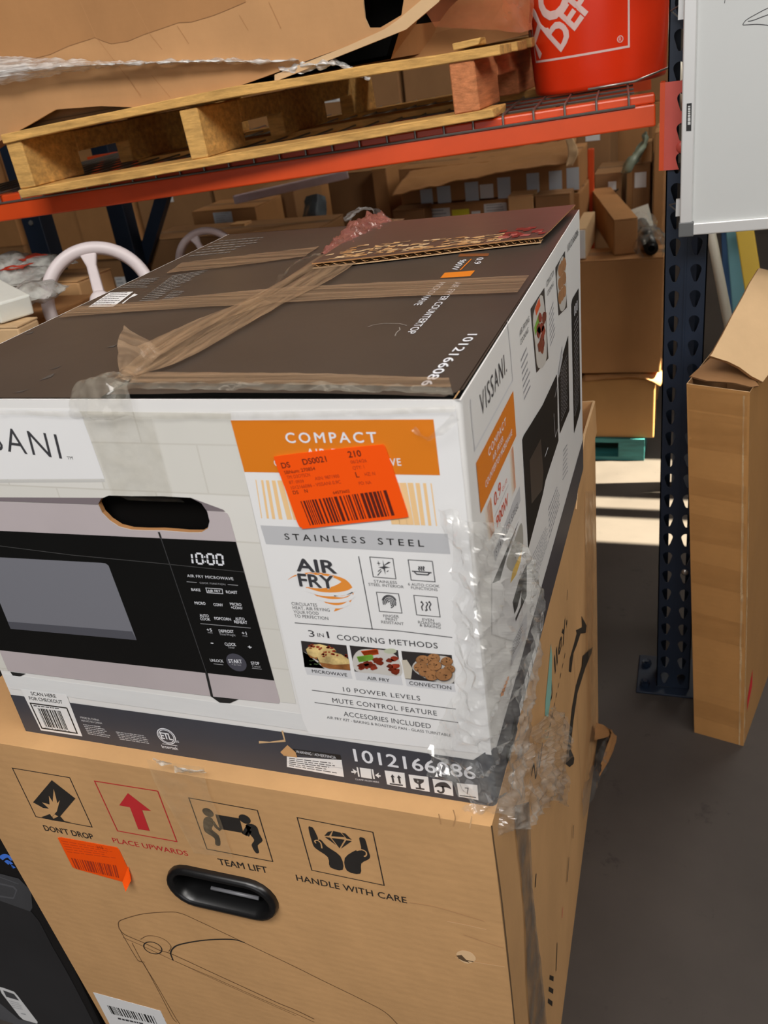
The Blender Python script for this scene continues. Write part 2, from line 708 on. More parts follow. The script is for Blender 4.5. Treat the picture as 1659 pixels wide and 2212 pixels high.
def tile_material():
    m = mat('tiled_wall_print', (226, 224, 218), rough=0.4, var=0.03, scale=5)
    nt = m.node_tree
    b = nt.nodes['Principled BSDF']
    src = b.inputs['Base Color'].links[0].from_socket
    tc = nt.nodes.new('ShaderNodeTexCoord')
    mp = nt.nodes.new('ShaderNodeMapping')
    mp.inputs['Rotation'].default_value = (PI / 2, 0, 0)
    br = nt.nodes.new('ShaderNodeTexBrick')
    br.inputs['Scale'].default_value = 1.0
    br.inputs['Brick Width'].default_value = 0.11
    br.inputs['Row Height'].default_value = 0.048
    br.inputs['Mortar Size'].default_value = 0.0011
    br.inputs['Mortar Smooth'].default_value = 0.6
    br.inputs['Color1'].default_value = (1, 1, 1, 1)
    br.inputs['Color2'].default_value = (0.93, 0.93, 0.91, 1)
    br.inputs['Mortar'].default_value = (0.84, 0.83, 0.80, 1)
    nt.links.new(tc.outputs['Object'], mp.inputs[0])
    nt.links.new(mp.outputs[0], br.inputs['Vector'])
    mx = nt.nodes.new('ShaderNodeMix')
    mx.data_type = 'RGBA'
    mx.blend_type = 'MULTIPLY'
    mx.inputs['Factor'].default_value = 1.0
    nt.links.new(src, mx.inputs['A'])
    nt.links.new(br.outputs[0], mx.inputs['B'])
    nt.links.new(mx.outputs['Result'], b.inputs['Base Color'])
    return m


def mesh_material():
    """the dotted screen in the picture of the oven door"""
    m = mat('door_screen_print', (112, 113, 120), rough=0.4)
    nt = m.node_tree
    b = nt.nodes['Principled BSDF']
    tc = nt.nodes.new('ShaderNodeTexCoord')
    v = nt.nodes.new('ShaderNodeTexVoronoi')
    v.inputs['Scale'].default_value = 420
    v.inputs['Randomness'].default_value = 0.0
    r = nt.nodes.new('ShaderNodeValToRGB')
    r.color_ramp.elements[0].position = 0.25
    r.color_ramp.elements[0].color = lin((72, 73, 79))
    r.color_ramp.elements[1].position = 0.5
    r.color_ramp.elements[1].color = lin((122, 123, 131))
    nt.links.new(tc.outputs['Object'], v.inputs['Vector'])
    nt.links.new(v.outputs[0], r.inputs[0])
    nt.links.new(r.outputs[0], b.inputs['Base Color'])
    return m


I_tile = tile_material()
I_mesh = mesh_material()
I_counter = mat('marble_print', (228, 229, 229), rough=0.4, var=0.05, scale=5, stretch=(1, 1, 6))
M_cartonw = mat('white_carton', (234, 233, 231), rough=0.42, var=0.02, scale=5)
M_blacktop = mat('black_carton_top', (64, 57, 52), rough=0.4, spec=0.55, var=0.12, scale=7, wear=((120, 108, 96), 60.0, 0.70), bump=0.04)

mw = thing('microwave_carton', 'white and black carton of a compact air fryer microwave lying on the big brown carton', 'carton', (0.28, 0.36, Z0))

# hand hole outline on the front, in metres on the face
SLOT = [FF.p2((CA[0] + x * CA[2], CA[1] + y * CA[2])) for x, y in
        [(568, 612), (585, 580), (630, 562), (760, 566), (940, 566), (1105, 575), (1165, 606), (1200, 655), (1213, 710), (1203, 752), (1165, 776),
         (1090, 776), (1020, 770), (940, 764), (850, 764), (760, 760), (690, 742), (635, 706), (592, 662)]]
if area2(SLOT) < 0: SLOT.reverse()


def carton_body():
    b = MB()
    H = Z1 - Z0
    r = 0.006
    vs, fs = minus([(0, 0), (BW - r, 0), (BW - r, H), (0, H)], [SLOT])
    b.add([FF.p3(p) for p in vs], fs, M_cartonw)
    arc = [(BW - r + r * math.sin(t), r - r * math.cos(t)) for t in [PI / 2 * k / 5 for k in range(6)]]
    ring = arc + [(BW, BD), (0, BD), (0, 0)]
    n = len(ring)
    P = [Vector((x, y, Z0)) for x, y in ring] + [Vector((x, y, Z1)) for x, y in ring]
    b.add(P, [(i, i + 1, n + i + 1, n + i) for i in range(n - 1)], M_cartonw)
    b.add(P[:n], [tuple(range(n - 1, -1, -1))], M_card)
    t = 0.005                                     # inner faces of the board, painted near-black as shade
    Q = [Vector((x, y, z)) for z in (Z0 + t, Z1) for x, y in ((t, t), (BW - t, t), (BW - t, BD - t), (t, BD - t))]
    b.add(Q, [(1, 2, 6, 5), (2, 3, 7, 6), (3, 0, 4, 7), (0, 1, 2, 3)], M_shade)
    vs, fs = minus([(t, t), (BW - t, t), (BW - t, H), (t, H)], [SLOT])
    b.add([FF.p3(p, -t) for p in vs], [tuple(reversed(f)) for f in fs], M_shade)
    b.add([P[n + i] for i in (0, 6, 7)] + [P[n + 8]] + Q[4:], [(0, 1, 5, 5 + 0)[:3]], M_card)
    m = len(SLOT)                                 # cut edge of the hand hole
    b.add([FF.p3(p) for p in SLOT] + [FF.p3(p, -t) for p in SLOT], [(i, (i + 1) % m, m + (i + 1) % m, m + i) for i in range(m)], M_card2)
    # cut top edge of the four walls
    o = [(0, 0), (BW, 0), (BW, BD), (0, BD)]
    e_ = 0.0012
    ii = [(e_, e_), (BW - e_, e_), (BW - e_, BD - e_), (e_, BD - e_)]
    b.add([Vector((x, y, Z1)) for x, y in o + ii], [(i, (i + 1) % 4, 4 + (i + 1) % 4, 4 + i) for i in range(4)], M_cartonw)
    return b


carton_body().build('body', mw)
# folded inner flap seen in the hand hole
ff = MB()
ff.plate([FF.px(CA[0] + x * CA[2], CA[1] + y * CA[2], -0.012) for x, y in [(560, 640), (600, 560), (1120, 566), (1215, 640), (1230, 800), (560, 800)]], FF.n, 0.004, M_shade)
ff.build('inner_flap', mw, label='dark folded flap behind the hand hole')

# ---- top
X = TF.px


def tp(x, y, h=0.0): return TF.px(x, y, h)


seam0, seam1 = TF.p2((268, 828)), TF.p2((845, 478))
lf = MB()
lp = [(0.001, 0.003), (seam0.x - 0.002, 0.004), (seam1.x - 0.002, BD), (0.001, BD)]
lf.plate([TF.p3(p, 0) for p in lp], (0, 0, 1), 0.004, M_blacktop, M_shade)  # cut edges painted near-black, as the shade in the seam
lf.build('top_flap', mw, label='black left half of the carton top')
rf = MB()
rp = [(seam0.x + 0.002, 0.012)] + [tuple(TF.p2(q_)) for q_ in ((330, 851), (460, 848), (680, 849), (860, 853), (960, 857))] + [(BW - 0.010, 0.012), (BW - 0.003, 0.022), (BW - 0.001, BD), (seam1.x + 0.002, BD)]
rf.plate([TF.p3(p, 0) for p in rp], (0, 0, 1), 0.004, M_blacktop, M_shade)  # edge coloured near-black so it merges with the shaded front gap
rf.build('top_flap', mw, label='black right half of the carton top')
# torn back flap lying over the right half, its corrugated edge showing
h = 0.009
M_topred = mat('taped_black_carton', (84, 66, 60), rough=0.32, spec=0.6, var=0.12, scale=9, stretch=(2, 12, 1))
tf = MB()
edge = [(676, 584), (760, 575), (860, 564), (960, 552), (1060, 540), (1130, 532), (1172, 528), (1190, 512)]
poly = [tp(*p, h) for p in edge] + [tp(1243, 456, h), tp(1000, 478, h), tp(830, 493, h), tp(770, 520, h)]
tf.plate(poly, (0, 0, 1), 0.0015, M_topred, M_card2)
cf = tf.build('torn_flap', mw, label='torn black back flap with a corrugated edge')
fl = MB()
E2 = [tp(*p, h - 0.0015) for p in edge[:7]]
pts = []
for i in range(len(E2) - 1):
    for k in range(14):
        pts.append(E2[i].lerp(E2[i + 1], k / 14))
N = len(pts)
wav = [p + Vector((0, 0, -0.0022 + 0.0020 * math.sin(i * PI / 1.6))) for i, p in enumerate(pts)]
fl.add(wav + [p + Vector((0, 0.012, 0)) for p in wav], [(i, i + 1, N + i + 1, N + i) for i in range(N - 1)], M_card)
low = [p + Vector((0, -0.0005, -0.0048)) for p in pts]
fl.add(low + [p + Vector((0, 0.02, 0)) for p in low] + [p + Vector((0, 0, -0.0008)) for p in low], [(i, i + 1, N + i + 1, N + i) for i in range(N - 1)] + [(2 * N + i, 2 * N + i + 1, i + 1, i) for i in range(N - 1)], M_cardl)
fl.build('fluting', cf, label='wavy brown paper core of the torn board')
tan = Art(TF, None)
tan.base = int((h) / LAY) + 1
rnd = random.Random(5)
TANS = [M_card, M_card2, M_cardl, mat('torn_ply', (132, 98, 66), rough=0.8)]
for k in range(170):
    t = rnd.random() ** 0.8
    x = 684 + t * 400
    y = 580 - t * 44 - (rnd.random() ** 1.8) * (26 - 12 * t)
    l_ = rnd.uniform(8, 30)
    tan.poly([(x, y), (x + l_, y - l_ * 0.11 - rnd.uniform(-1, 1.5)), (x + l_ * 1.1, y - l_ * 0.11 - rnd.uniform(1, 3.5)), (x + l_ * .3, y - rnd.uniform(1.5, 4))], TANS[rnd.randrange(4)], rnd.uniform(0, 2))
RT = mat('red_tape_print', (128, 46, 46), rough=0.3, var=0.4, scale=60)
for k in range(26):
    x, y = rnd.uniform(1075, 1168), 0
    y = 532 - (x - 1100) * 0.11 - rnd.uniform(0, 17)
    tan.poly([(x, y), (x + 14, y - 2), (x + 18, y - 6), (x + 3, y - 5)], RT if k % 4 else mat('pink_tape_print', (176, 96, 92), rough=0.3), 2 + 0.1 * k)
tan.build('torn_paper', cf, label='scuffed brown paper along the torn edge')

# printing on the top
a = Art(TF, (600, 430, 0.40989))
a.text('1012166086', (1003, 714), (750, 985), (1045, 722), I_lit, 0.012, 1.02)
a.build('item_number', mw, label='white ten digit number on the black top')
a = Art(TF, (600, 430, 0.40989))
a.text('AIR FRYER COUNTERTOP', (936, 440), (677, 712), (968, 444), I_lit, 0.004, 1.0)
a.text('MICROWAVE', (850, 442), (716, 562), (880, 446), I_lit, 0.004, 1.0)
a.build('product_title', mw, label='two lines of small white title print on the black top')
a = Art(TF, (600, 430, 0.40989))
a.poly([(856, 418), (880, 390), (1040, 378), (1014, 408)], I_orange, 1)
a.text('900W', (962, 322), (910, 376), (994, 324), I_lit, 0.004)
a.text('0.9', (1052, 312), (1030, 345), (1084, 316), I_lit, 0.004)
a.path([(1020, 318), (962, 376)], 0.0016, I_orange, 2)
a.poly([(960, 290), (1115, 288), (1108, 302), (950, 305)], mat('dull_orange_print', (130, 74, 34), rough=0.5), 1)
a.build('capacity_print', mw, label='small white figures beside an orange bar on the black top')
a = Art(TF, (160, 560, 0.24111))
a.poly([(125, 432), (322, 300), (530, 293), (350, 430)], M_white, 1)
a.greek([(330, 305), (515, 298), (345, 425), (140, 428)], I_text, 7, 2, 4, 0.35)
a.poly([(430, 395), (540, 310), (572, 320), (500, 350), (440, 400)], M_white, 1)
a.build('information_label', mw, label='white printed notice on the black top')
a = Art(TF, (160, 560, 0.24111))
I_faint = mat('faint_grey_print', (128, 124, 120), rough=0.6)
a.greek([(880, 150), (1220, 95), (700, 385), (570, 388)], I_faint, 15, 2, 6, 0.42)
a.greek([(880, 285), (1010, 290), (870, 370), (780, 372)], I_faint, 6, 2, 7, 0.42)
a.greek([(600, 180), (800, 165), (640, 265), (380, 268)], I_faint, 6, 2, 8, 0.4)
a.build('instructions', mw, label='paragraph of tiny grey print on the black top')
a = Art(TF, (380, 500, 0.28933))
a.greek([(330, 70), (700, 40), (440, 168), (60, 205)], I_faint, 6, 2, 9, 0.3)
a.build('instructions', mw, label='rows of faint grey print near the back of the top')


a = Art(TF, (600, 430, 0.40989))
I_scr = mat('pale_scratch', (150, 142, 134), rough=0.6)
a.path([(475, 676), (500, 666), (560, 657), (640, 658), (680, 668)], 0.0009, I_scr, 1)
a.path([(640, 678), (645, 690), (625, 706), (618, 724)], 0.0009, I_scr, 1)
a.build('scratch', mw, label='pale scratch outlining a small tear in the black top')
a = Art(TF, (0, 440, 0.40989))
I_rub = mat('dusty_rub', (80, 73, 67), rough=0.7)
for q_ in ([(205, 935), (260, 905), (290, 895), (270, 915)], [(130, 690), (180, 672), (170, 684)], [(250, 880), (330, 852), (300, 868)], [(560, 760), (620, 742), (600, 756)], [(60, 1000), (150, 980), (120, 992)]):
    a.poly(q_, I_rub, 1)
    a.build('dusty_rub', mw)
    a = Art(TF, (0, 440, 0.40989))


def strip(name, left, right, m, h0, label=None, amp=0.0006, n=30, face=TF, seed=1, nv=4):
    b = MB()
    L = [face.px(*p, h0) for p in left]
    Rr = [face.px(*p, h0) for p in right]
    b.sheet([L, Rr], n, nv, m, amp, 40, seed)
    return b.build(name, mw, smooth=True, label=label)


strip('tape', [(166, 666), (300, 656), (560, 630), (800, 616), (1143, 600)], [(128, 690), (300, 677), (560, 661), (800, 648), (1118, 637)], M_tape, 0.0028, 'brown tape across the middle of the top')
strip('tape', [(395, 571), (520, 556), (690, 536)], [(360, 594), (520, 577), (660, 557)], M_tape, 0.0028, 'brown tape near the back of the top', seed=2)
strip('tape', [(246, 829), (352, 743), (582, 629), (690, 560), (775, 505), (810, 480)], [(303, 817), (410, 780), (619, 661), (740, 596), (830, 520), (875, 478)], M_taped, 0.0042, 'brown tape along the centre seam', seed=3, n=50)
strip('tape', [(300, 758), (450, 690), (560, 650)], [(330, 790), (470, 706), (590, 664)], M_taped, 0.0050, 'second layer of tape on the seam', seed=4)
strip('tape', [(300, 808), (640, 812), (970, 822)], [(280, 832), (640, 836), (975, 842)], M_tape, 0.0026, 'glossy tape along the front edge of the top', seed=5)
# shiny folded lip of tape over the open front edge
b = MB()
b.sheet([[TF.px(x, y, 0.004) for x, y in [(236, 834), (420, 834), (680, 836), (860, 841), (975, 846)]],
         [TF.px(x, y, 0.002) for x, y in [(240, 845), (420, 845), (680, 847), (860, 851), (980, 855)]]], 60, 4, M_clear, 0.0022, 60, 8)
b.build('tape', mw, smooth=True, label='wrinkled clear tape on the lip of the top flap')
# crumpled reddish tape where the seam meets the back
M_pink = film('pinkish_tape', (158, 96, 86), 0.62, rough=0.18, scale=10, bump=0.3)
b = MB()
b.sheet([[TF.px(*p, hh) for p, hh in [((690, 552), 0.003), ((735, 520), 0.009), ((778, 492), 0.012), ((805, 474), 0.008)]],
         [TF.px(*p, hh) for p, hh in [((700, 556), 0.008), ((752, 526), 0.018), ((798, 498), 0.020), ((832, 480), 0.012)]],
         [TF.px(*p, hh) for p, hh in [((712, 562), 0.003), ((772, 534), 0.005), ((822, 508), 0.006), ((860, 488), 0.003)]]], 60, 22, M_pink, 0.006, 60, 5)
b.build('crumpled_tape', mw, smooth=True, label='crumpled pinkish tape at the back of the seam')
b = MB()
b.sheet([[TF.px(*p, hh) for p, hh in [((745, 485), 0.004), ((757, 474), 0.012), ((786, 468), 0.016), ((820, 474), 0.006)]],
         [TF.px(*p, hh) for p, hh in [((760, 500), 0.02), ((785, 484), 0.024), ((818, 478), 0.020), ((846, 482), 0.006)]]], 30, 14, M_wrap, 0.005, 40, 6)
b.build('crumpled_tape', mw, label='loose clear tape standing up at the back edge')
# silvery twist of tape along the seam
b = MB()
b.sheet([[TF.px(*p, hh) for p, hh in [((592, 625), 0.004), ((640, 585), 0.010), ((690, 556), 0.006)]], [TF.px(*p, hh) for p, hh in [((604, 626), 0.012), ((650, 590), 0.018), ((696, 564), 0.010)]]], 24, 6, M_clear, 0.003, 60, 7)
b.build('crumpled_tape', mw, smooth=True, label='shiny twist of clear tape on the seam')
# peeled triangle of tape near the front
b = MB()
b.sheet([[TF.px(255, 818, 0.002), TF.px(268, 790, 0.022), TF.px(285, 766, 0.03)], [TF.px(270, 826, 0.002), TF.px(300, 795, 0.016), TF.px(322, 772, 0.02)], [TF.px(300, 818, 0.002), TF.px(330, 792, 0.004), TF.px(352, 772, 0.004)]], 16, 14, M_tape, 0.003, 40, 9)
b.build('crumpled_tape', mw, smooth=True, label='peeled corner of brown tape near the front')
b = MB()
b.sheet([[FF.px(150, 905, 0.002), FF.px(150, 878, 0.004), TF.px(165, 856, 0.010), TF.px(230, 832, 0.012)], [FF.px(210, 905, 0.004), FF.px(212, 884, 0.01), TF.px(218, 862, 0.015), TF.px(262, 836, 0.015)],
         [FF.px(300, 900, 0.004), FF.px(300, 884, 0.010), TF.px(290, 862, 0.016), TF.px(310, 836, 0.008)]], 34, 30, M_clear, 0.0035, 45, 11)
b.build('crumpled_tape', mw, smooth=True, label='clear tape folded over the front top edge')

# ---- front printing
a = Art(FF, None)
a.poly([(-60, 884), (499, 893), (500, 907), (527, 1016), (640, 1520), (-60, 1440)], I_tile, 0, hole=SLOT)
a.build('tiled_wall_picture', mw, label='pale tiled wall printed on the front')
a = Art(FF, None)
cz = FF.p2((0, 1462)).y
xr = FF.p2((1000, 1600)).x
a.raw([(0.004, FF.p2((300, 1585)).y * 0 + 0.066), (0.40, 0.066), (0.40, FF.p2((600, 1535)).y), (0.004, FF.p2((60, 1462)).y)], I_counter, 1)
a.build('worktop_picture', mw, label='pale marble worktop printed below the microwave')
# brand card
a = Art(FF, CA)
a.poly([(-330, 470), (-330, 60), (455, 62), (471, 88), (606, 466)], I_white, 2)
a.poly([(-330, 474), (604, 470), (608, 484), (-330, 490)], mat('soft_grey_print', (203, 202, 198), rough=0.5), 1)
pA, pI = a.q((50, 308)), a.q((362, 350))
cw = a.q((300, 205))
vs, fs = glyphs('VISSANI', -0.004, 1.18)
v2, _ = glyphs('ANI', -0.004, 1.18)
wf, wa = max(v[0] for v in vs) - min(v[0] for v in vs), max(v[0] for v in v2) - min(v[0] for v in v2)
d = (pI - pA)
a.text2('VISSANI', pI - d * (wf / wa), pI, (pI - d * (wf / wa)) + Vector((0, cw.y - pI.y)), I_text, -0.004, 1.18, 3)
a.text('TM', (393, 353), (425, 353), (393, 335), I_text, 0, 1.0, 3)
a.build('brand_panel', mw, label='white brand card with dark lettering')
# microwave picture
a = Art(FF, CA)
left = 0.012
def ext(p, q, x):
    """continue the line p-q (crop pixels) to x metres"""
    P, Q = a.q(p), a.q(q)
    return P + (Q - P) * ((x - P.x) / (Q.x - P.x))
def strip4(t0, t1, b1, b0, m, lay, hole=None):
    Q = [ext(t0, t1, left), a.q(t1), a.q(b1), ext(b0, b1, left)]
    if hole is None:
        a.raw([Q[3], Q[2], Q[1], Q[0]], m, lay)
    else:
        vs, fs = minus(Q, [hole])
        a.mb.add([FF.p3(p, a.h(lay)) for p in vs], fs, m)
T0 = a.q((500, 572)); T1 = a.q((1305, 655))
Q = [ext((0, 596), (560, 615), left), a.q((560, 615)), a.q((1305, 655)), a.q((1290, 643)), a.q((1112, 577)), ext((0, 572), (1112, 577), left)]
vs, fs = minus(Q, [SLOT]); a.mb.add([FF.p3(p, a.h(2)) for p in vs], fs, I_steeld)
Q = [ext((0, 598), (560, 616), left), a.q((560, 616)), a.q((1295, 655)), a.q((1315, 664)), a.q((1328, 688)), a.q((1619, 1745)), a.q((1614, 1763)), a.q((1225, 1722)), ext((0, 1568), (1225, 1722), left)]
vs, fs = minus(Q, [SLOT]); a.mb.add([FF.p3(p, a.h(3)) for p in vs], fs, I_steel)
a.poly([(1205, 1712), (1390, 1735), (1330, 1762), (1270, 1758)], M_black, 2)
a.poly([(60, 1580), (150, 1592), (118, 1607), (75, 1602)], M_black, 2)
mp = a.build('microwave_picture', mw, label='steel and black microwave pictured on the front')
a = Art(FF, CA)
strip4((0, 765), (1365, 828), (1587, 1630), (0, 1455), I_glass, 4)
a.path([(920, 772), (932, 806)], 0.0022, M_black, 5)
a.path([(1195, 1584), (1227, 1722)], 0.0030, M_black, 5)
a.path([(932, 806), (1195, 1584)], 0.0007, mat('door_gap_print', (70, 70, 72), rough=0.5), 5)
a.path([(0, 852), (420, 905), (900, 950), (1415, 1003)], 0.0006, mat('tape_edge_print', (78, 78, 78), rough=0.4), 5)
Wd = [ext((0, 918), (590, 950), left + 0.03), a.q((590, 950)), a.q((612, 953)), a.q((630, 966)), a.q((792, 1396)), ext((0, 1325), (792, 1396), left + 0.03)]
a.raw(list(reversed(Wd)), I_mesh, 5)
a.raw([ext((0, 1285), (760, 1346), left + 0.03), a.q((766, 1346)), a.q((792, 1396)), ext((0, 1325), (792, 1396), left + 0.03)][::-1], mat('door_sill_print', (84, 85, 93), rough=0.4), 6)
a.build('oven_door_picture', mp, label='black glass door with a grey screened window')
# control panel
a = Art(FF, CP)
def seg(cx, cy, on_):
    # seven-segment strokes inside a slanted digit; crop-pixel box
    w, hh, sk = 72, 120, 15
    P = {'tl': (cx, cy), 'tr': (cx + w, cy + 5), 'ml': (cx + sk * .5, cy + hh / 2), 'mr': (cx + w + sk * .5, cy + hh / 2 + 5), 'bl': (cx + sk, cy + hh), 'br': (cx + w + sk, cy + hh + 5)}
    S = {'a': ('tl', 'tr'), 'b': ('tr', 'mr'), 'c': ('mr', 'br'), 'd': ('bl', 'br'), 'e': ('ml', 'bl'), 'f': ('tl', 'ml')}
    for k in on_:
        p, q = Vector(P[S[k][0]]), Vector(P[S[k][1]])
        a.path([tuple(p.lerp(q, .1)), tuple(p.lerp(q, .9))], 0.0019, I_lit, 6)
seg(341, 188, 'bc'); seg(464, 190, 'abcdef'); seg(596, 197, 'abcdef'); seg(706, 203, 'abcdef')
a.poly([(562, 222), (576, 223), (579, 241), (565, 240)], I_lit, 7); a.poly([(569, 278), (583, 279), (586, 297), (572, 296)], I_lit, 7)
a.text('AIR FRY MICROWAVE', (365, 472), (915, 510), (362, 440), I_lit, 0.0, 1.08, 6)
a.text('COOK FUNCTION', (512, 550), (818, 572), (510, 530), I_dim, 0.0, 1.1, 6)
a.path([(355, 528), (475, 538)], 0.0006, I_dim, 6); a.path([(845, 562), (968, 572)], 0.0006, I_dim, 6)
for t, p, q, hgt, bo in [('BAKE', (415, 635), (522, 642), 30, .014), ('AIR FRY', (608, 650), (765, 658), 30, .014), ('ROAST', (830, 665), (965, 672), 32, .014),
                         ('MICRO', (455, 796), (584, 804), 32, .014), ('CONV', (680, 816), (792, 822), 32, .014), ('MICRO', (878, 808), (1012, 817), 32, .014), ('+CONV', (888, 850), (1026, 860), 32, .014),
                         ('AUTO', (515, 945), (622, 952), 32, .014), ('COOK', (522, 985), (640, 993), 32, .014), ('POPCORN', (692, 980), (887, 992), 32, .014), ('AUTO', (940, 984), (1050, 990), 32, .014), ('REHEAT', (928, 1022), (1082, 1032), 34, .014),
                         ('+5', (600, 1118), (660, 1122), 34, .014), ('DEFROST', (745, 1130), (920, 1139), 32, .014), ('+1', (1018, 1157), (1074, 1160), 34, .014),
                         ('-', (650, 1278), (678, 1280), 22, .02), ('CLOCK', (815, 1288), (946, 1296), 34, .014), ('+', (1092, 1330), (1136, 1334), 40, .02),
                         ('UNLOCK', (640, 1480), (797, 1492), 32, .012), ('START', (862, 1494), (1020, 1502), 42, .018), ('STOP', (1128, 1514), (1227, 1521), 34, .012)]:
    a.text(t, p, q, (p[0] - 6, p[1] - hgt), I_lit, bo, 1.0, 7)
for t, p, q, hgt in [('min', (612, 1142), (666, 1147), 22), ('Time/Weight', (750, 1164), (940, 1178), 28), ('min', (1025, 1180), (1080, 1186), 22), ('Timer', (850, 1322), (932, 1329), 30), ('+30 sec', (895, 1525), (1008, 1533), 24), ('Cancel', (1140, 1547), (1237, 1556), 28)]:
    a.text(t, p, q, (p[0] - 5, p[1] - hgt), I_dim, 0.0, 1.0, 7)
a.path([(583, 603), (778, 616), (786, 672), (600, 659)], 0.0006, I_lit, 6, True)
a.path([(520, 1028), (1118, 1082)], 0.0006, I_dim, 6)
a.path([(675, 1508), (790, 1520)], 0.0006, I_dim, 6); a.path([(1135, 1560), (1250, 1573)], 0.0006, I_dim, 6)
cc = a.q((948, 1492))
a.disc(None, (a.q((1062, 1492)) - a.q((834, 1492))).length / 2, mat('start_key_print', (74, 74, 84), rough=0.4), 6, c2=cc)
a.build('control_panel', mp, label='white touch key lettering and a lit clock reading 10:00')
# right-hand sales panel
a = Art(FF, None)
a.poly([(499, 889), (985, 882), (1062, 1630), (668, 1585), (655, 1556), (527, 1016), (500, 907)], I_white, 2)
sp = a.build('sales_panel', mw, label='white panel listing the features')
a = Art(FF, CB)
a.poly([(50, 127), (1222, 121), (1260, 444), (130, 426)], I_orange, 3)
a.text('COMPACT', (374, 256), (897, 254), (368, 199), I_lit, 0.02, 1.35, 4)
a.text('AIR FRYER', (497, 338), (843, 342), (494, 290), I_lit, 0.012, 1.2, 4)
a.text('COUNTERTOP MICROWAVE', (306, 392), (1037, 388), (303, 352), I_lit, 0.012, 1.15, 4)
a.build('title_banner', sp, label='orange banner with white lettering')
LST = [(196, 470, 230, 692, .0009), (232, 472, 266, 694, .0022), (262, 473, 300, 697, .0030), (298, 474, 340, 699, .0036), (334, 474, 392, 700, .0050), (372, 475, 432, 702, .0058),
                             (1045, 488, 1090, 731, .0058), (1088, 488, 1128, 732, .0048), (1130, 489, 1163, 733, .0036), (1170, 490, 1202, 735, .0026), (1208, 491, 1240, 737, .0010), (1000, 487, 1050, 730, .0066), (955, 486, 1005, 728, .0074)]
for part, lbl in ((LST[:6], 'pale orange stripes widening to the right'), (LST[6:], 'pale orange stripes narrowing to the right')):
    a = Art(FF, CB)
    for (xt, yt, xb, yb, wd) in part:
        a.path([(xt, yt), (xb, yb)], wd, I_tan, 3)
    a.build('stripes', sp, label=lbl)
a = Art(FF, CB)
a.poly([(222, 733), (1303, 783), (1320, 900), (255, 842)], I_grey, 3)
a.text('STAINLESS', (366, 815), (830, 838), (361, 780), M_black, 0.012, 1.5, 4)
a.text('STEEL', (904, 843), (1168, 857), (899, 806), M_black, 0.012, 1.5, 4)
a.build('grey_banner', sp, label='grey bar with spaced black lettering')
a = Art(FF, CI)
sw = smooth_path([(245, 325), (300, 285), (400, 262), (520, 262), (640, 285), (740, 322), (795, 385), (806, 440), (785, 505), (740, 550), (690, 575), (640, 592), (648, 565), (590, 535), (520, 482), (450, 430), (400, 385), (500, 395), (610, 385), (690, 350), (692, 332), (620, 300), (500, 282), (380, 285), (300, 295)], 5, True)
a.poly(sw, mat('swirl_print', (238, 150, 60), rough=0.45), 3)
for pts, wd in [([(405, 405), (520, 440), (650, 447), (760, 430), (812, 402)], .0042), ([(500, 478), (600, 500), (700, 500), (770, 482), (806, 452)], .0040), ([(575, 535), (650, 552), (720, 545), (775, 512)], .0036), ([(640, 460), (720, 466), (800, 430)], .0014)]:
    a.curve(pts, wd, I_white, 4)
for t, p, q, tp_ in [('AIR', (330, 246), (662, 266), (346, 143)), ('FRY', (352, 374), (648, 396), (342, 271))]:
    a.text(t, p, q, tp_, I_white, 0.075, 1.0, 5)
    a.text(t, p, q, tp_, I_text, 0.035, 1.0, 6)
for t, p, q in [('CIRCULATES', (281, 538), (498, 551)), ('HEAT, AIR FRYING', (290, 572), (605, 594)), ('YOUR FOOD', (299, 608), (511, 622)), ('TO PERFECTION', (306, 643), (593, 665))]:
    a.text(t, p, q, (p[0] - 4, p[1] - 26), I_text, 0.004, 1.05, 4, xh=0.69)
a.build('air_fry_logo', sp, label='dark AIR FRY lettering over an orange swirl')
a = Art(FF, CI)
lw = 0.0009
a.path([(850, 122), (967, 748)], lw, I_text, 3)
a.path([(305, 690), (700, 722), (1200, 760), (1648, 815)], lw, I_text, 3)
for bx in ([(945, 128), (1142, 142), (1168, 315), (975, 298)], [(1272, 152), (1478, 165), (1502, 340), (1298, 325)], [(1002, 428), (1190, 442), (1220, 607), (1028, 592)], [(1320, 455), (1520, 472), (1545, 640), (1345, 622)]):
    a.path(bx, 0.0008, I_text, 3, True)
a.poly([(1055, 150), (1070, 205), (1120, 218), (1075, 225), (1080, 280), (1062, 230), (1018, 216), (1060, 208)], I_text, 4)
a.poly([(1016, 155), (1023, 177), (1040, 183), (1025, 186), (1025, 208), (1018, 186), (1002, 180), (1016, 177)], I_text, 4)
for p, q in [((1070, 200), (1108, 170)), ((1085, 190), (1120, 172)), ((1012, 285), (1045, 245)), ((1015, 252), (1040, 232)), ((1090, 255), (1104, 243))]:
    a.path([p, q], 0.0008, I_text, 4)
a.path([(1305, 248), (1472, 262)], 0.0012, I_text, 4)
a.path([(1325, 255), (1345, 274), (1440, 281), (1455, 264)], 0.0012, I_text, 4)
for x in (1366, 1385, 1404):
    a.curve([(x - 6, 208), (x + 4, 218), (x - 4, 230), (x + 6, 245)], 0.0012, I_text, 4)
fc = (1108, 520)
for k, (r, t0, t1) in enumerate([(14, 200, 420), (28, 170, 430), (42, 160, 440), (56, 165, 400), (66, 200, 350)]):
    a.curve([(fc[0] + 5 + r * 0.95 * math.cos(math.radians(t)) + 0.12 * r * math.sin(math.radians(t)), fc[1] + r * math.sin(math.radians(t))) for t in range(t0, t1 + 1, 20)], 0.0010, I_text, 4, 2)
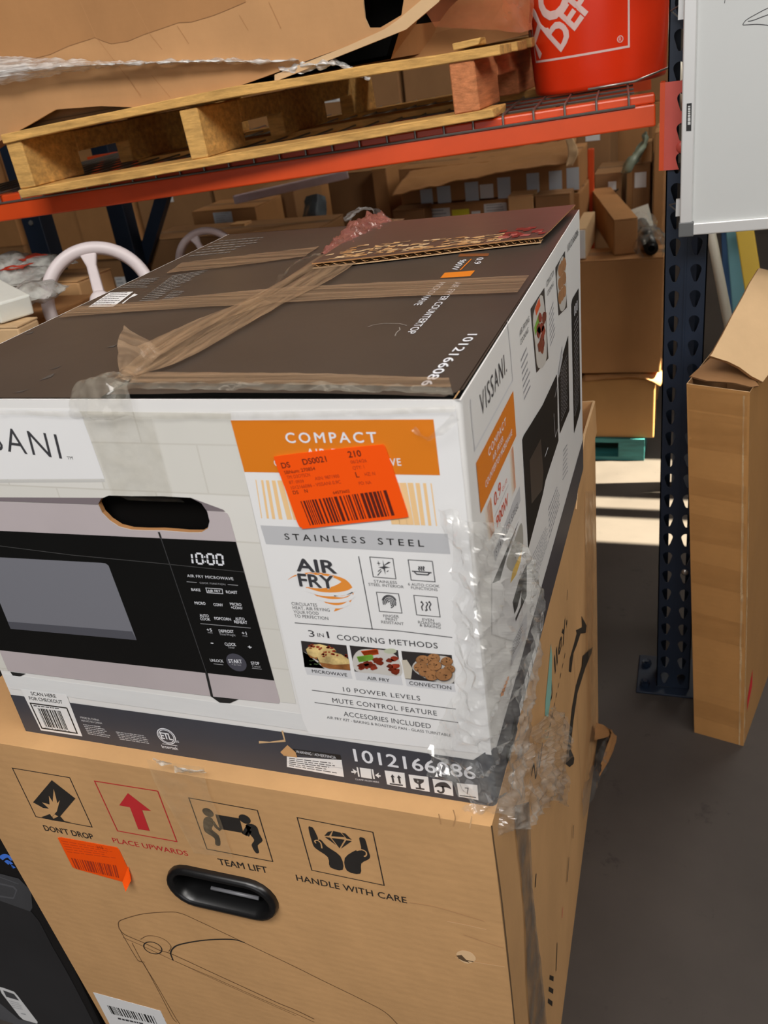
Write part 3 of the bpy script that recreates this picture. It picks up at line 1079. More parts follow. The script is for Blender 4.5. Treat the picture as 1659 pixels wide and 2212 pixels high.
for x, up in ((1392, 1), (1430, 0), (1458, 1)):
    a.curve([(x - 6, 512), (x + 8, 530), (x - 4, 555), (x + 6, 585)], 0.0011, I_text, 4)
    y = 500 if up else 595
    s_ = 1 if up else -1
    a.poly([(x - 6, y), (x + 8, y + 20 * s_), (x - 16, y + 18 * s_)], I_text, 4)
for t, p, q in [('STAINLESS', (982, 345), (1178, 358)), ('STEEL INTERIOR', (936, 371), (1237, 395)), ('6 AUTO COOK', (1273, 370), (1541, 389)), ('FUNCTIONS', (1299, 400), (1524, 419)), ('FINGER', (1062, 640), (1196, 648)), ('PRINT', (1083, 668), (1186, 676)), ('RESISTANT', (1044, 692), (1236, 710)),
                ('EVEN', (1395, 671), (1494, 680)), ('ROASTING', (1358, 694), (1550, 713)), ('& BAKING', (1371, 718), (1550, 741))]:
    a.text(t, p, q, (p[0] - 3, p[1] - 23), I_text, 0.006, 1.0, 4)
a.build('feature_icons', sp, label='four outlined feature icons with captions')
a = Art(FF, CI)
a.text('3', (428, 806), (478, 810), (424, 752), I_text, 0.004, 1, 4)
a.text('IN', (502, 808), (556, 812), (500, 776), I_text, 0.004, 1, 4)
a.text('1', (586, 820), (603, 821), (581, 764), I_text, 0.0, 1, 4)
a.text('COOKING METHODS', (670, 833), (1526, 908), (664, 788), I_text, 0.008, 1.08, 4)
a.build('heading', sp, label='dark heading about three cooking methods')
# food photographs
F_plate = mat('food_plate_print', (206, 202, 196), rough=0.4)
F_dark = mat('food_backdrop_print', (52, 48, 48), rough=0.4)
F_pot = mat('potato_print', (220, 190, 128), rough=0.5, var=0.45, scale=55)
F_crust = mat('crust_print', (150, 96, 50), rough=0.5, var=0.4, scale=70)
F_bacon = mat('bacon_print', (140, 48, 26), rough=0.5, var=0.5, scale=90)
F_wing = mat('wing_print', (124, 44, 22), rough=0.35, var=0.55, scale=60)
F_carrot = mat('carrot_print', (214, 84, 30), rough=0.5, var=0.2, scale=60)
F_celery = mat('celery_print', (120, 168, 60), rough=0.5, var=0.25, scale=60)
F_cookie = mat('cookie_print', (170, 120, 76), rough=0.5, var=0.25, scale=60)
F_choc = mat('chocolate_print', (66, 40, 26), rough=0.5)


def blob(a, c, rx, ry, m, lay, seed=0, jag=0.12, n=18):
    r = random.Random(seed)
    a.poly([(c[0] + rx * (1 + r.uniform(-jag, jag)) * math.cos(t), c[1] + ry * (1 + r.uniform(-jag, jag)) * math.sin(t)) for t in [2 * PI * k / n for k in range(n)]], m, lay)


def cap(a, quad, t, p, q, hgt):
    a.poly(quad, I_lgrey, 3)
    a.text(t, p, q, (p[0] - 4, p[1] - hgt), I_text, 0.014, 1.05, 5)


a = Art(FF, CI)
a.poly([(357, 843), (745, 882), (780, 1095), (388, 1065)], F_dark, 3)
a.poly([(372, 930), (400, 945), (560, 1080), (700, 1092), (388, 1066)], F_plate, 4)
a.poly([(372, 930), (480, 1000), (620, 1086), (388, 1066)], F_plate, 4)
a.poly([(402, 915), (440, 875), (520, 870), (640, 905), (660, 930), (540, 985), (470, 985), (415, 955)], F_pot, 5)
a.poly([(415, 955), (470, 985), (500, 980), (495, 1000), (440, 985)], F_crust, 6)
a.poly([(500, 985), (540, 945), (620, 935), (700, 955), (766, 1000), (774, 1040), (640, 1045), (520, 1025)], F_pot, 6)
a.poly([(500, 1005), (520, 1025), (640, 1045), (774, 1040), (779, 1093), (600, 1078), (540, 1062)], F_crust, 7)
rnd = random.Random(11)
for k in range(26):
    x, y = (rnd.uniform(420, 640), rnd.uniform(868, 910)) if k % 2 else (rnd.uniform(530, 750), rnd.uniform(925, 975))
    blob(a, (x, y + (x - 420) * .08 * (k % 2)), rnd.uniform(8, 18), rnd.uniform(6, 11), F_bacon, 8, k, .3, 8)
for k in range(8):
    blob(a, (rnd.uniform(420, 520), rnd.uniform(1005, 1045)), 9, 5, mat('herb_print', (60, 84, 44), rough=0.6), 5, k, .3, 7)
cap(a, [(388, 1066), (780, 1096), (798, 1168), (410, 1130)], 'MICROWAVE', (455, 1112), (753, 1147), 26)
a.build('food_picture', sp, label='picture of loaded baked potatoes')
a = Art(FF, CI)
a.poly([(772, 882), (1185, 923), (1212, 1140), (815, 1105)], F_dark, 3)
a.poly(smooth_path([(800, 1000), (850, 925), (960, 915), (1100, 930), (1195, 1000), (1210, 1138), (1000, 1122), (830, 1100)], 4, True), F_plate, 4)
blob(a, (1120, 930), 55, 22, mat('dip_print', (190, 196, 170), rough=0.4), 5, 3, .05)
for k in range(6):
    y = 912 + k * 7
    a.poly([(868 + k * 6, y + 18), (1000 + k * 4, y), (1022, y + 10), (876 + k * 5, y + 30)], F_carrot, 5)
for k in range(5):
    y = 965 + k * 9
    a.poly([(832 + k * 4, y + 12), (960 + k * 6, y - 6), (978, y + 3), (842 + k * 3, y + 24)], F_celery, 6)
rnd = random.Random(4)
for k in range(20):
    x = rnd.uniform(860, 1195)
    y = rnd.uniform(975 if x > 960 else 1030, 1105) + (x - 1000) * .04
    blob(a, (x, y), rnd.uniform(22, 42), rnd.uniform(14, 24), F_wing if k % 3 else F_bacon, 6 + k % 4, k, .25, 10)
cap(a, [(815, 1106), (1212, 1142), (1228, 1223), (831, 1177)], 'AIR FRY', (924, 1172), (1116, 1194), 27)
a.build('food_picture', sp, label='picture of glazed chicken wings with carrot and celery sticks')
a = Art(FF, CB)
a.poly([(1036, 1459), (1328, 1483), (1343, 1648), (1060, 1622)], F_dark, 3)
a.poly([(1038, 1512), (1068, 1510), (1100, 1560), (1092, 1620), (1058, 1618)], mat('napkin_print', (204, 196, 180), rough=0.5), 4)
a.poly(smooth_path([(1100, 1545), (1150, 1500), (1240, 1485), (1330, 1510), (1338, 1640), (1220, 1632), (1130, 1590)], 4, True), F_plate, 5)
rnd = random.Random(2)
for k, (x, y, r) in enumerate([(1160, 1512, 40), (1225, 1500, 38), (1300, 1518, 36), (1150, 1550, 42), (1230, 1540, 42), (1315, 1560, 34), (1175, 1575, 38), (1215, 1595, 42), (1285, 1590, 50)]):
    blob(a, (x, y), r, r * 0.74, F_choc, 6 + 2 * k, k, .03, 16)
    blob(a, (x, y - 1.5), r * 0.96, r * 0.70, F_cookie, 7 + 2 * k, k, .03, 16)
    for j in range(7):
        an, d = rnd.uniform(0, 6.28), rnd.uniform(0, .75)
        blob(a, (x + r * d * math.cos(an), y + r * .7 * d * math.sin(an)), 4, 3, F_choc, 7.6 + 2 * k, j, .3, 6)
a.poly([(1060, 1623), (1343, 1649), (1351, 1697), (1068, 1662)], I_lgrey, 3)
a.text('CONVECTION', (1084, 1653), (1326, 1682), (1081, 1633), I_text, 0.014, 1.05, 5)
a.build('food_picture', sp, label='picture of a plate of chocolate chip cookies')
a = Art(FF, None)
a.text('10 POWER LEVELS', (742.5, 1492.5), (908.6, 1512.5), (741, 1483), I_text, 0.006, 1.1, 4)
a.path([(674, 1490), (985, 1531)], lw, I_text, 3)
a.text('MUTE CONTROL FEATURE', (719.5, 1516.5), (944.5, 1545), (718, 1506.5), I_text, 0.006, 1.08, 4)
a.path([(680, 1516.6), (990, 1560)], lw, I_text, 3)
a.text('ACCESORIES INCLUDED', (743.5, 1545.5), (931.5, 1573), (742, 1535.5), I_text, 0.006, 1.03, 4)
a.text('AIR FRY KIT - BAKING & ROASTING PAN - GLASS TURNTABLE', (707, 1551), (975, 1590.5), (706, 1545.5), I_text, 0.004, 1.0, 4)
a.build('feature_list', sp, label='ruled list of three features')
# navy band round the base
zb = 0.5 * (FF.p2((560, 1573)).y + FF.p2((1050, 1646)).y)
zb0 = FF.p2((25, 1500)).y
a = Art(FF, None)
a.raw([(0, 0.0), (BW - 0.006, 0.0), (BW - 0.006, zb + 0.012), (BW - 0.018, zb), (FF.p2((560, 1573)).x, FF.p2((560, 1573)).y), (0, zb0)], I_navy, 3)
bb = a.build('base_band', mw, label='dark slate band along the foot of the front')
b = MB()
arc = [(BW - 0.006 + 0.0066 * math.sin(t), 0.006 - 0.0066 * math.cos(t)) for t in [PI / 2 * k / 5 for k in range(6)]]
b.add([Vector((x, y, Z0)) for x, y in arc] + [Vector((x, y, Z0 + zb + 0.012)) for x, y in arc], [(i, i + 1, 7 + i, 6 + i) for i in range(5)], I_navy)
b.build('base_band', mw, smooth=True, label='dark slate band round the corner')
a = Art(SF, None)
zs = SF.p2((1150, 1400)).y
a.raw([(0.006, 0), (BD, 0), (BD, zb + 0.004), (0.02, zb), (0.006, zb + 0.012)], I_navy, 0)
a.build('base_band', mw, label='dark slate band along the foot of the side')
a = Art(FF, CN)
a.text('1012166086', (638, 193), (1438, 315), (627, 113), I_lit, 0.016, 1.0, 5)
a.build('item_number', bb, label='large white ten digit number on the slate band')
a = Art(FF, CN)
a.poly([(185, 163), (548, 186), (564, 299), (186, 232)], I_white, 5)
a.poly([(225, 112), (540, 152), (548, 186), (205, 142)], M_black, 5)
a.text('WARNING / ADVERTENCIA', (248, 139), (513, 180), (246, 121), I_lit, 0.006, 1, 6)
a.greek([(200, 172), (515, 208), (520, 285), (200, 232)], I_text, 5, 6, 5, 0.35)
a.path([(188, 198), (553, 240)], 0.0007, I_grey, 6)
a.build('warning_label', bb, label='white warning label with a black heading')
a = Art(FF, CN)
for qd in ([(833, 255), (965, 272), (976, 370), (850, 348)], [(992, 282), (1122, 298), (1133, 398), (1009, 376)], [(1150, 310), (1282, 328), (1290, 425), (1166, 402)], [(1312, 338), (1448, 352), (1456, 453), (1326, 428)]):
    a.poly(qd, I_white, 5)
a.poly([(668, 236), (742, 246), (750, 312), (678, 300)], I_white, 5)
for p, q in [((652, 234), (664, 297)), ((752, 248), (764, 312))]: a.path([p, q], 0.0018, I_white, 5)
a.poly([(612, 260), (628, 262), (620, 243), (650, 262), (634, 282), (634, 272), (614, 270)], I_white, 5)
a.poly([(808, 288), (792, 286), (796, 270), (770, 286), (795, 306), (796, 296), (806, 298)], I_white, 5)
a.text('CLAMP FROM HERE', (640, 318), (798, 339), (640, 308), I_lit, 0.004, 1, 5)
for x, y in ((885, 285), (928, 290)):
    a.path([(x, y + 12), (x + 8, y + 52)], 0.0022, I_text, 6)
    a.poly([(x - 1, y - 5), (x + 17, y + 16), (x - 12, y + 13)], I_text, 6)
a.path([(868, 343), (955, 354)], 0.002, I_text, 6)
a.poly([(1022, 306), (1095, 316), (1092, 334), (1070, 346), (1052, 344), (1032, 332)], I_text, 6)
a.poly([(1045, 310), (1060, 328), (1052, 330), (1062, 342), (1048, 328), (1056, 326)], I_white, 7)
a.path([(1063, 342), (1070, 374)], 0.0022, I_text, 6); a.path([(1040, 372), (1098, 380)], 0.0022, I_text, 6)
a.poly(smooth_path([(1165, 366), (1180, 342), (1215, 332), (1250, 342), (1276, 378), (1245, 368), (1215, 366), (1190, 362)], 4, True), I_text, 6)
a.curve([(1218, 360), (1224, 390), (1212, 402), (1192, 396), (1188, 386)], 0.0024, I_text, 6)
a.text('7', (1376, 412), (1402, 414), (1366, 368), I_text, 0.0, 1, 6)
a.path([(1330, 420), (1440, 434)], 0.0014, I_text, 6)
a.build('handling_symbols', bb, label='white square handling symbols and a clamp mark')
a = Art(FF, (0, 1460, 0.26522))
c0 = a.q((1358, 488))
a.disc(None, 0.0118, I_lit, 5, 36, c2=c0)
a.disc(None, 0.0106, I_navy, 6, 36, 0.0098, c2=c0)
a.disc(None, 0.0088, I_navy, 6, 36, c2=c0)
a.text2('ETL', c0 + Vector((-0.0072, -0.0042)), c0 + Vector((0.0072, -0.0042)), c0 + Vector((-0.0072, 0.0048)), I_lit, 0.03, 0.85, 7)
a.text('us', (1433, 538), (1463, 541), (1430, 520), I_lit, 0, 1, 5, 0.5)
a.path([(1325, 549), (1448, 566)], 0.0007, I_lit, 5)
a.text('Intertek', (1325, 582), (1456, 600), (1320, 556), I_lit, 0.012, 1, 5)
a.build('certification_mark', bb, label='round white certification mark with lettering')
a = Art(FF, (0, 1460, 0.26522))
a.poly([(172, 105), (545, 152), (674, 489), (336, 440)], M_white, 5)
a.text('SCAN HERE', (262, 152), (463, 176), (248, 124), M_black, 0.014, 1, 6)
a.text('FOR CHECKOUT', (247, 190), (517, 223), (234, 163), M_black, 0.014, 1, 6)
a.path([(250, 218), (547, 258), (632, 464), (345, 422)], 0.0019, M_black, 6, True)
a.bars([(308, 258), (508, 284), (572, 438), (375, 408)], M_black, 6, 28, 3)
a.text('1012 16608 6', (372, 422), (575, 452), (368, 412), M_black, 0, 1, 6)
a.greek([(276, 234), (525, 264), (528, 272), (278, 243)], I_text, 1, 6, 3, 0.9)
a.build('barcode_label', bb, label='white scan here for checkout barcode label')
a = Art(FF, (0, 1460, 0.26522))
a.text('MADE IN CHINA', (660, 342), (813, 365), (657, 326), I_lgrey, 0.004, 1, 5)
a.text('HECHO EN CHINA', (668, 366), (838, 390), (665, 352), I_lgrey, 0.0, 1, 5)
a.greek([(680, 390), (850, 412), (930, 515), (725, 478)], I_grey, 6, 5, 4, 0.4)
a.greek([(945, 450), (1180, 482), (1270, 565), (985, 522)], I_grey, 5, 5, 6, 0.4)
a.build('origin_print', bb, label='tiny white country of origin print')
# torn patch in the band
a = Art(FF, (560, 1500, 0.38577))
a.poly([(0, 258), (60, 262), (140, 250), (125, 200), (135, 200), (150, 262), (0, 272)], M_cardl, 6)
a.poly([(120, 320), (160, 280), (205, 320), (215, 350), (140, 340)], M_card, 7)
a.build('torn_patch', bb, label='torn spot showing brown paper in the slate band')

# ---- the price sticker
M_sticker = mat('fluorescent_orange_paper', (255, 88, 8), rough=0.5, spec=0.3, emit=0.0)
I_sticker = mat('brown_sticker_ink', (88, 24, 8), rough=0.6)
I_stickf = mat('faint_sticker_ink', (176, 52, 10), rough=0.6)
a = Art(FF, (560, 880, 0.25316), 14)
out = smooth_path([(137, 445), (145, 420), (170, 408), (600, 355), (1020, 314), (1060, 318), (1085, 345), (1160, 560), (1268, 890), (1262, 920), (1238, 934), (800, 982), (405, 1027), (370, 1015), (335, 985), (240, 720)], 4, True)
b = MB()
b.plate([FF.p3(a.q(p), 0.0016) for p in out], FF.n, 0.0004, M_sticker)
st = b.build('price_sticker', mw, label='fluorescent orange stock sticker')
for t, p, q, hgt, m, bo in [('DS', (205, 512), (275, 502), 46, I_sticker, .012), ('DS0021', (385, 482), (585, 454), 48, I_sticker, .012), ('210', (772, 420), (880, 408), 52, I_sticker, .016), ('SBNum: 270854', (226, 563), (487, 526), 30, I_sticker, .006),
                            ('TM: D3OY5CN', (248, 603), (443, 579), 28, I_stickf, 0), ('BT: 0939', (266, 645), (390, 634), 26, I_stickf, 0), ('ASN: 9871900', (486, 614), (692, 590), 28, I_stickf, 0), ('1012166086 - VISSANI 0.9C', (284, 692), (706, 640), 28, I_stickf, 0),
                            ('DS', (300, 734), (345, 729), 30, I_sticker, 0), ('N', (398, 721), (424, 718), 30, I_sticker, 0), ('64573602', (640, 733), (780, 716), 24, I_sticker, 0), ('06/24/26', (790, 472), (925, 458), 28, I_stickf, 0), ('QTY: 1', (808, 524), (905, 511), 28, I_stickf, 0),
                            ('L', (836, 590), (862, 587), 44, I_sticker, .01), ('HZ: N', (910, 577), (998, 569), 28, I_stickf, 0), ('PO: NA', (860, 654), (965, 645), 28, I_stickf, 0)]:
    a.text(t, p, q, (p[0] - hgt * .25, p[1] - hgt), m, bo, 1.0, 2)
a.bars([(358, 792), (1096, 696), (1168, 912), (440, 998)], I_sticker, 2, 46, 8)
a.build('sticker_print', st, label='dark brown stock codes and a barcode')

I_sblack = mat('black_side_print', (34, 32, 30), rough=0.6, spec=0.2)
# ---- right side printing
a = Art(SF, CS)
a.path([(100, 880), (112, 1060), (138, 1312), (250, 1105), (462, 712), (440, 430), (415, 205)], 0.0022, I_lgrey, 1)
a.text('VISSANI.', (192, 1032), (412, 640), (160, 872), I_text, -0.004, 1.2, 2)
sb = a.build('brand_panel', mw, label='brand lettering on the white side')
a = Art(SF, CS)
a.poly([(148, 1424), (188, 1852), (491, 1190), (465, 806)], I_orange, 2)
a.text('COMPACT', (254, 1372), (402, 1092), (246, 1312), I_lit, 0.012, 1.25, 3)
a.text('AIR FRYER', (290, 1412), (380, 1232), (284, 1365), I_lit, 0.012, 1.1, 3)
a.text('COUNTERTOP MICROWAVE', (228, 1640), (455, 1180), (220, 1594), I_lit, 0.012, 1.05, 3)
a.build('title_banner', mw, label='orange banner on the white side')
a = Art(SF, CS)
for k in range(6):
    a.path([(222 + k * 10, 1830 - k * 22), (262 + k * 8, 2085 - k * 16)], 0.0006 + 0.0004 * k, I_tan if k < 2 else mat('tan_stripe_dark_print', (236, 160, 100), rough=0.5), 2)
    a.path([(432 + k * 6, 1330 - k * 10), (456 + k * 6, 1705 - k * 14)], 0.0004 + 0.0003 * k, MATS['tan_stripe_dark_print'] if k > 2 else I_tan, 2)
a.text('0.9', (306, 1800), (362, 1672), (296, 1700), I_red, 0.0, 1.0, 2)
a.text('CU. FT.', (372, 1672), (415, 1580), (368, 1640), I_red, 0.0, 1.0, 2)
a.path([(305, 1882), (424, 1604)], 0.0008, I_grey, 2)
a.text('900W', (325, 1985), (424, 1770), (316, 1895), I_red, 0.0, 1.0, 2)
a.poly([(300, 2180), (520, 1620), (527, 1745), (315, 2260)], I_grey, 2)
a.text('STAINLESS STEEL', (318, 2222), (508, 1800), (310, 2168), I_text, 0.006, 1.3, 3)
a.build('capacity_print', mw, label='orange capacity figures and a grey bar on the side')
a = Art(SF, CS)
a.poly([(543, 1222), (556, 1186), (715, 930), (838, 665), (852, 1232), (742, 1570), (718, 1690), (595, 2150)], I_sblack, 2)
a.poly([(850, 636), (935, 335), (945, 975), (864, 1172)], I_sblack, 2)
a.poly([(604, 1400), (700, 1215), (722, 1500), (712, 1650), (622, 1770)], mat('dim_window_print', (52, 48, 46), rough=0.4), 3)
a.path([(735, 1370), (762, 1290)], 0.0016, I_lit, 3)
a.path([(820, 860), (842, 760), (846, 1130), (824, 1200), (812, 1000)], 0.0016, I_grey, 3)
a.poly([(850, 636), (884, 420), (888, 520), (852, 700)], I_grey, 3)
a.greek([(870, 640), (930, 480), (935, 940), (875, 1090)], I_dim, 14, 3, 12, 0.2)
a.poly([(962, 70), (972, 20), (1024, -70), (1040, 960), (1030, 1010), (986, 1168)], I_sblack, 2)
a.text('000', (986, 178), (1016, 110), (983, 95), I_lit, 0.0, 1.0, 3)
a.greek([(985, 240), (1022, 150), (1030, 900), (990, 1060)], I_dim, 18, 3, 14, 0.18)
a.build('microwave_picture', mw, label='black microwave and key panel pictured on the side')
a = Art(SF, CQ)
a.poly([(714, 660), (800, 528), (826, 972), (751, 1062)], F_dark, 2)
a.poly(smooth_path([(730, 700), (790, 580), (815, 960), (760, 1030), (742, 880)], 4, True), F_plate, 3)
a.poly([(740, 660), (768, 590), (775, 640), (748, 705)], F_carrot, 4)
a.poly([(735, 780), (765, 690), (770, 745), (742, 830)], F_celery, 4)
rnd = random.Random(9)
for k in range(12):
    blob(a, (rnd.uniform(762, 806), rnd.uniform(690, 930)), 12, 34, F_wing if k % 2 else F_bacon, 5 + k % 3, k, .25, 9)
a.build('food_picture', mw, label='picture of chicken wings on the side')
a = Art(SF, CQ)
a.poly([(870, 402), (930, 298), (943, 652), (891, 704)], F_dark, 2)
a.poly(smooth_path([(880, 430), (918, 330), (938, 480), (934, 640), (902, 672), (884, 560)], 4, True), F_plate, 3)
for k in range(9):
    blob(a, (898 + (k % 3) * 13, 420 + (k // 3) * 85 - (k % 3) * 20), 12, 42, F_cookie, 4 + k % 3, k, .08, 10)
a.build('food_picture', mw, label='picture of cookies on the side')
a = Art(SF, CQ)
a.text('AIR FRYING', (645, 836), (706, 738), (642, 800), I_text, 0.0, 1.0, 2)
a.text('COOKING', (650, 892), (700, 806), (646, 862), I_text, 0.0, 1.0, 2)
a.greek([(652, 980), (692, 890), (722, 1160), (676, 1260)], I_dim, 7, 2, 5, 0.35)
a.build('side_print', mw, label='heading and column of small print beside the chicken wings')
a = Art(SF, CQ)
a.text('CONVECTION', (815, 526), (862, 445), (812, 492), I_text, 0.0, 1.0, 2)
a.text('COOKING', (820, 582), (858, 515), (817, 556), I_text, 0.0, 1.0, 2)
a.greek([(832, 690), (858, 610), (872, 830), (838, 920)], I_dim, 7, 2, 6, 0.35)
a.build('side_print', mw, label='heading and column of small print beside the cookies')
a = Art(SF, CQ)
a.text('1012166086', (948, 305), (1015, 196), (944, 262), I_text, 0.0, 1.0, 2)
a.build('item_number', mw, label='dark ten digit number high on the side')
a = Art(SF, CQ)
a.greek([(826, 1920), (890, 1750), (905, 1880), (832, 2130)], I_dim, 6, 2, 7, 0.3)
a.build('side_print', mw, label='small print low on the middle of the side')
a = Art(SF, CQ)
a.greek([(920, 1550), (950, 1500), (948, 1700), (915, 1760)], I_dim, 7, 2, 8, 0.3)
a.build('side_print', mw, label='small print low at the back of the side')
a = Art(SF, CR4)
a.poly([(470, 960), (470, 560), (655, 200), (665, 480), (690, 720), (655, 840), (600, 1000)], I_white, 2)
a.poly([(472, 640), (640, 245), (560, 480), (520, 620)], M_black, 3)
a.poly(smooth_path([(560, 520), (600, 400), (655, 260), (664, 420), (610, 560)], 4, True), mat('steel_bowl_print', (170, 168, 160), rough=0.4), 3)
a.poly([(585, 640), (600, 560), (660, 425), (650, 500), (620, 590)], mat('yellow_food_print', (232, 184, 40), rough=0.5, var=0.2, scale=60), 4)
a.poly([(600, 760), (640, 620), (690, 520), (688, 720), (620, 880)], M_black, 3)
a.poly([(600, 860), (630, 790), (655, 690), (650, 780), (612, 870)], I_white, 4)
a.poly([(600, 1010), (690, 820), (690, 960), (590, 1160)], I_lgrey, 2)
a.greek([(605, 1010), (670, 880), (650, 1010), (600, 1100)], I_text, 5, 3, 9, 0.35)
for k in range(5):
    a.path([(526 + k * 10, 1340 - k * 24), (545 + k * 8, 1330 - k * 24)], 0.004, MATS['tan_stripe_dark_print'], 2)
a.build('accessory_picture', mw, label='picture of cookware and food low on the side')
a = Art(SF, CR4)
a.greek([(712, 500), (820, 260), (830, 380), (730, 690)], I_dim, 8, 2, 11, 0.25)
a.build('side_print', mw, label='small print low at the front of the side')
a = Art(SF, CR4)
for k, (x, y) in enumerate([(655, 1395), (688, 1240), (712, 1165), (736, 1085), (755, 1000)]):
    a.poly([(x - 14, y + 10), (x + 6, y - 48), (x + 12, y + 10), (x - 8, y + 66)], I_white, 4)
a.build('handling_symbols', mw, label='row of white symbols on the slate side band')
a = Art(SF, CR4)
a.poly([(556, 1725), (616, 1470), (630, 1560), (575, 1800)], M_black, 4)
a.poly([(572, 1720), (622, 1510), (632, 1560), (560, 1860)], I_white, 4)
a.greek([(580, 1720), (620, 1545), (622, 1600), (570, 1830)], I_text, 6, 5, 13, 0.3)
a.build('warning_label', mw, label='white and black label on the slate side band')
a = Art(SF, CR4)
cE = a.q((784, 880))
a.disc(None, 0.012, I_lit, 4, 24, 0.0095, c2=cE)
a.build('certification_mark', mw, label='round white mark on the slate side band')

# ---- clear film hanging off the front right corner
M_film2 = film('crinkled_clear_film', (236, 236, 230), 0.13, rough=0.07, streak=(3, 3, 3), scale=12, bump=0.7, lo=0.15, gloss=1.2)
P = FF.px
S = SF.px
b = MB()
b.sheet([[P(950, 1090, 0.009), P(985, 1180, 0.012), P(998, 1330, 0.012), P(1000, 1470, 0.012), P(945, 1560, 0.012), P(935, 1650, 0.010)],
         [P(985, 1082, 0.012), P(1018, 1190, 0.022), P(1030, 1330, 0.024), P(1030, 1460, 0.026), P(1010, 1570, 0.024), P(1010, 1680, 0.018)],
         [P(1012, 1110, 0.012), P(1050, 1220, 0.026), P(1065, 1340, 0.03), P(1070, 1460, 0.03), P(1060, 1590, 0.03), P(1055, 1720, 0.022)],
         [S(1045, 1130, 0.016), S(1078, 1230, 0.03), S(1085, 1330, 0.035), S(1080, 1450, 0.03), S(1078, 1600, 0.022), S(1078, 1750, 0.016)],
         [S(1070, 1170, 0.008), S(1105, 1245, 0.016), S(1100, 1360, 0.020), S(1100, 1440, 0.014), S(1092, 1600, 0.010), S(1092, 1740, 0.008)]], 110, 50, M_film2, 0.0085, 30, 3)
b.build('loose_film', mw, label='crumpled clear film on the front corner')
b = MB()
b.sheet([[P(1000, 1725, 0.008), P(1030, 1760, 0.012), P(1060, 1785, 0.014)], [S(1075, 1700, 0.010), S(1085, 1740, 0.02), S(1090, 1775, 0.022)],
         [S(1110, 1590, 0.012), S(1130, 1640, 0.03), S(1135, 1720, 0.03)], [S(1180, 1520, 0.012), S(1178, 1580, 0.03), S(1182, 1735, 0.02)]], 56, 38, M_film2, 0.010, 32, 12)
b.build('loose_film', mw, label='tail of clear film hanging past the corner')
# tapes on the front
b = MB()
b.sheet([[P(183, 905, 0.0026), P(215, 985, 0.0026), P(245, 1065, 0.0026)], [P(330, 898, 0.0026), P(352, 985, 0.0026), P(375, 1070, 0.0026)]], 8, 20, M_clear, 0.0004, 30, 2)
b.build('tape', mw, smooth=True, label='clear tape down the front above the hand hole')
b = MB()
b.sheet([[P(245, 1066, 0.0026), P(255, 1080, -0.006), P(262, 1092, -0.010)], [P(375, 1070, 0.0026), P(382, 1084, -0.006), P(387, 1096, -0.010)]], 8, 6, M_clear, 0.0004, 30, 2)
b.build('tape', mw, smooth=True, label='end of the clear tape folded into the hand hole')
b = MB()
b.sheet([[P(0, 884, 0.003), P(300, 888, 0.003), P(640, 886, 0.003), P(985, 874, 0.003)], [P(0, 892, 0.0035), P(300, 902, 0.0035), P(640, 900, 0.0035), P(985, 886, 0.0035)]], 70, 4, M_clear, 0.0015, 50, 4)
b.build('tape', mw, smooth=True, label='clear tape along the top edge of the front')
b = MB()
b.sheet([[P(900, 915, 0.006), P(925, 930, 0.010), P(950, 920, 0.012), P(985, 880, 0.012)], [P(890, 925, 0.006), P(925, 942, 0.008), P(960, 930, 0.010), P(998, 900, 0.010)]], 24, 10, M_clear, 0.003, 60, 6)
b.build('crumpled_tape', mw, smooth=True, label='crinkled clear tape at the top right corner')
# ================================================================== the big brown carton underneath
LY = -0.025
LC = {'fl': (-0.047, LY, 0), 'fr': (0.586, LY, 0), 'br': (0.5725, 0.915, 0), 'bl': (-0.045, 0.93, 0),
      'tfl': (-0.110, LY, Z0), 'tfr': (0.5715, LY, Z0), 'tbr': (0.570, 0.915, Z0), 'tbl': (-0.10, 0.93, Z0)}
GF = Face((0, LY, 0), (1, 0, 0), (0, 0, 1))
gs_u = Vector(LC['tbr']) - Vector(LC['tfr'])
gs_n = gs_u.cross(Vector(LC['fr']) - Vector(LC['tfr'])) * -1
if gs_n.x < 0: gs_n = -gs_n
gs_v = gs_n.cross(gs_u)
GS = Face(LC['tfr'], gs_u, gs_v, gs_n)
lc = thing('large_carton', 'large brown carton with handling pictograms standing on the floor beneath the microwave carton', 'carton', (0.25, 0.44, 0))
# hand grip outline (metres on the front face)
gl, gr = GF.p2((388, 1872)), GF.p2((580, 1968))
gc = (GF.p2((376, 1892)) + GF.p2((590, 1955))) / 2
gw, gh = 0.0735, 0.033


def stadium(c, w, h, n=10):
    r = h
    o = []
    for k in range(n + 1):
        t = -PI / 2 + PI * k / n
        o.append((c[0] + w - r + r * math.cos(t), c[1] + r * math.sin(t)))
    for k in range(n + 1):
        t = PI / 2 + PI * k / n
        o.append((c[0] - w + r + r * math.cos(t), c[1] + r * math.sin(t)))
    return o


b = MB()
outer = [LC[k] for k in ('fl', 'fr', 'tfr', 'tfl')]
o2 = [(p[0], p[2]) for p in outer]
vs, fs = minus(o2, [stadium(gc, gw - 0.006, gh - 0.006)])
b.add([GF.p3(p) for p in vs], fs, M_card)
L = {k: Vector(v) for k, v in LC.items()}
mid = lambda p, q, t, dx: L[p].lerp(L[q], t) + Vector((dx, 0, 0))
b.add([L['fr'], L['br'], L['tbr'], L['tfr']], [(0, 1, 2, 3)], M_card)
b.add([L['br'], L['bl'], L['tbl'], L['tbr']], [(0, 1, 2, 3)], M_card)
b.add([L['bl'], L['fl'], L['tfl'], L['tbl']], [(0, 1, 2, 3)], M_card)
b.add([L['tfl'], L['tfr'], L['tbr'], L['tbl']], [(0, 1, 2, 3)], M_card)
b.add([L['fl'], L['bl'], L['br'], L['fr']], [(0, 1, 2, 3)], M_card)
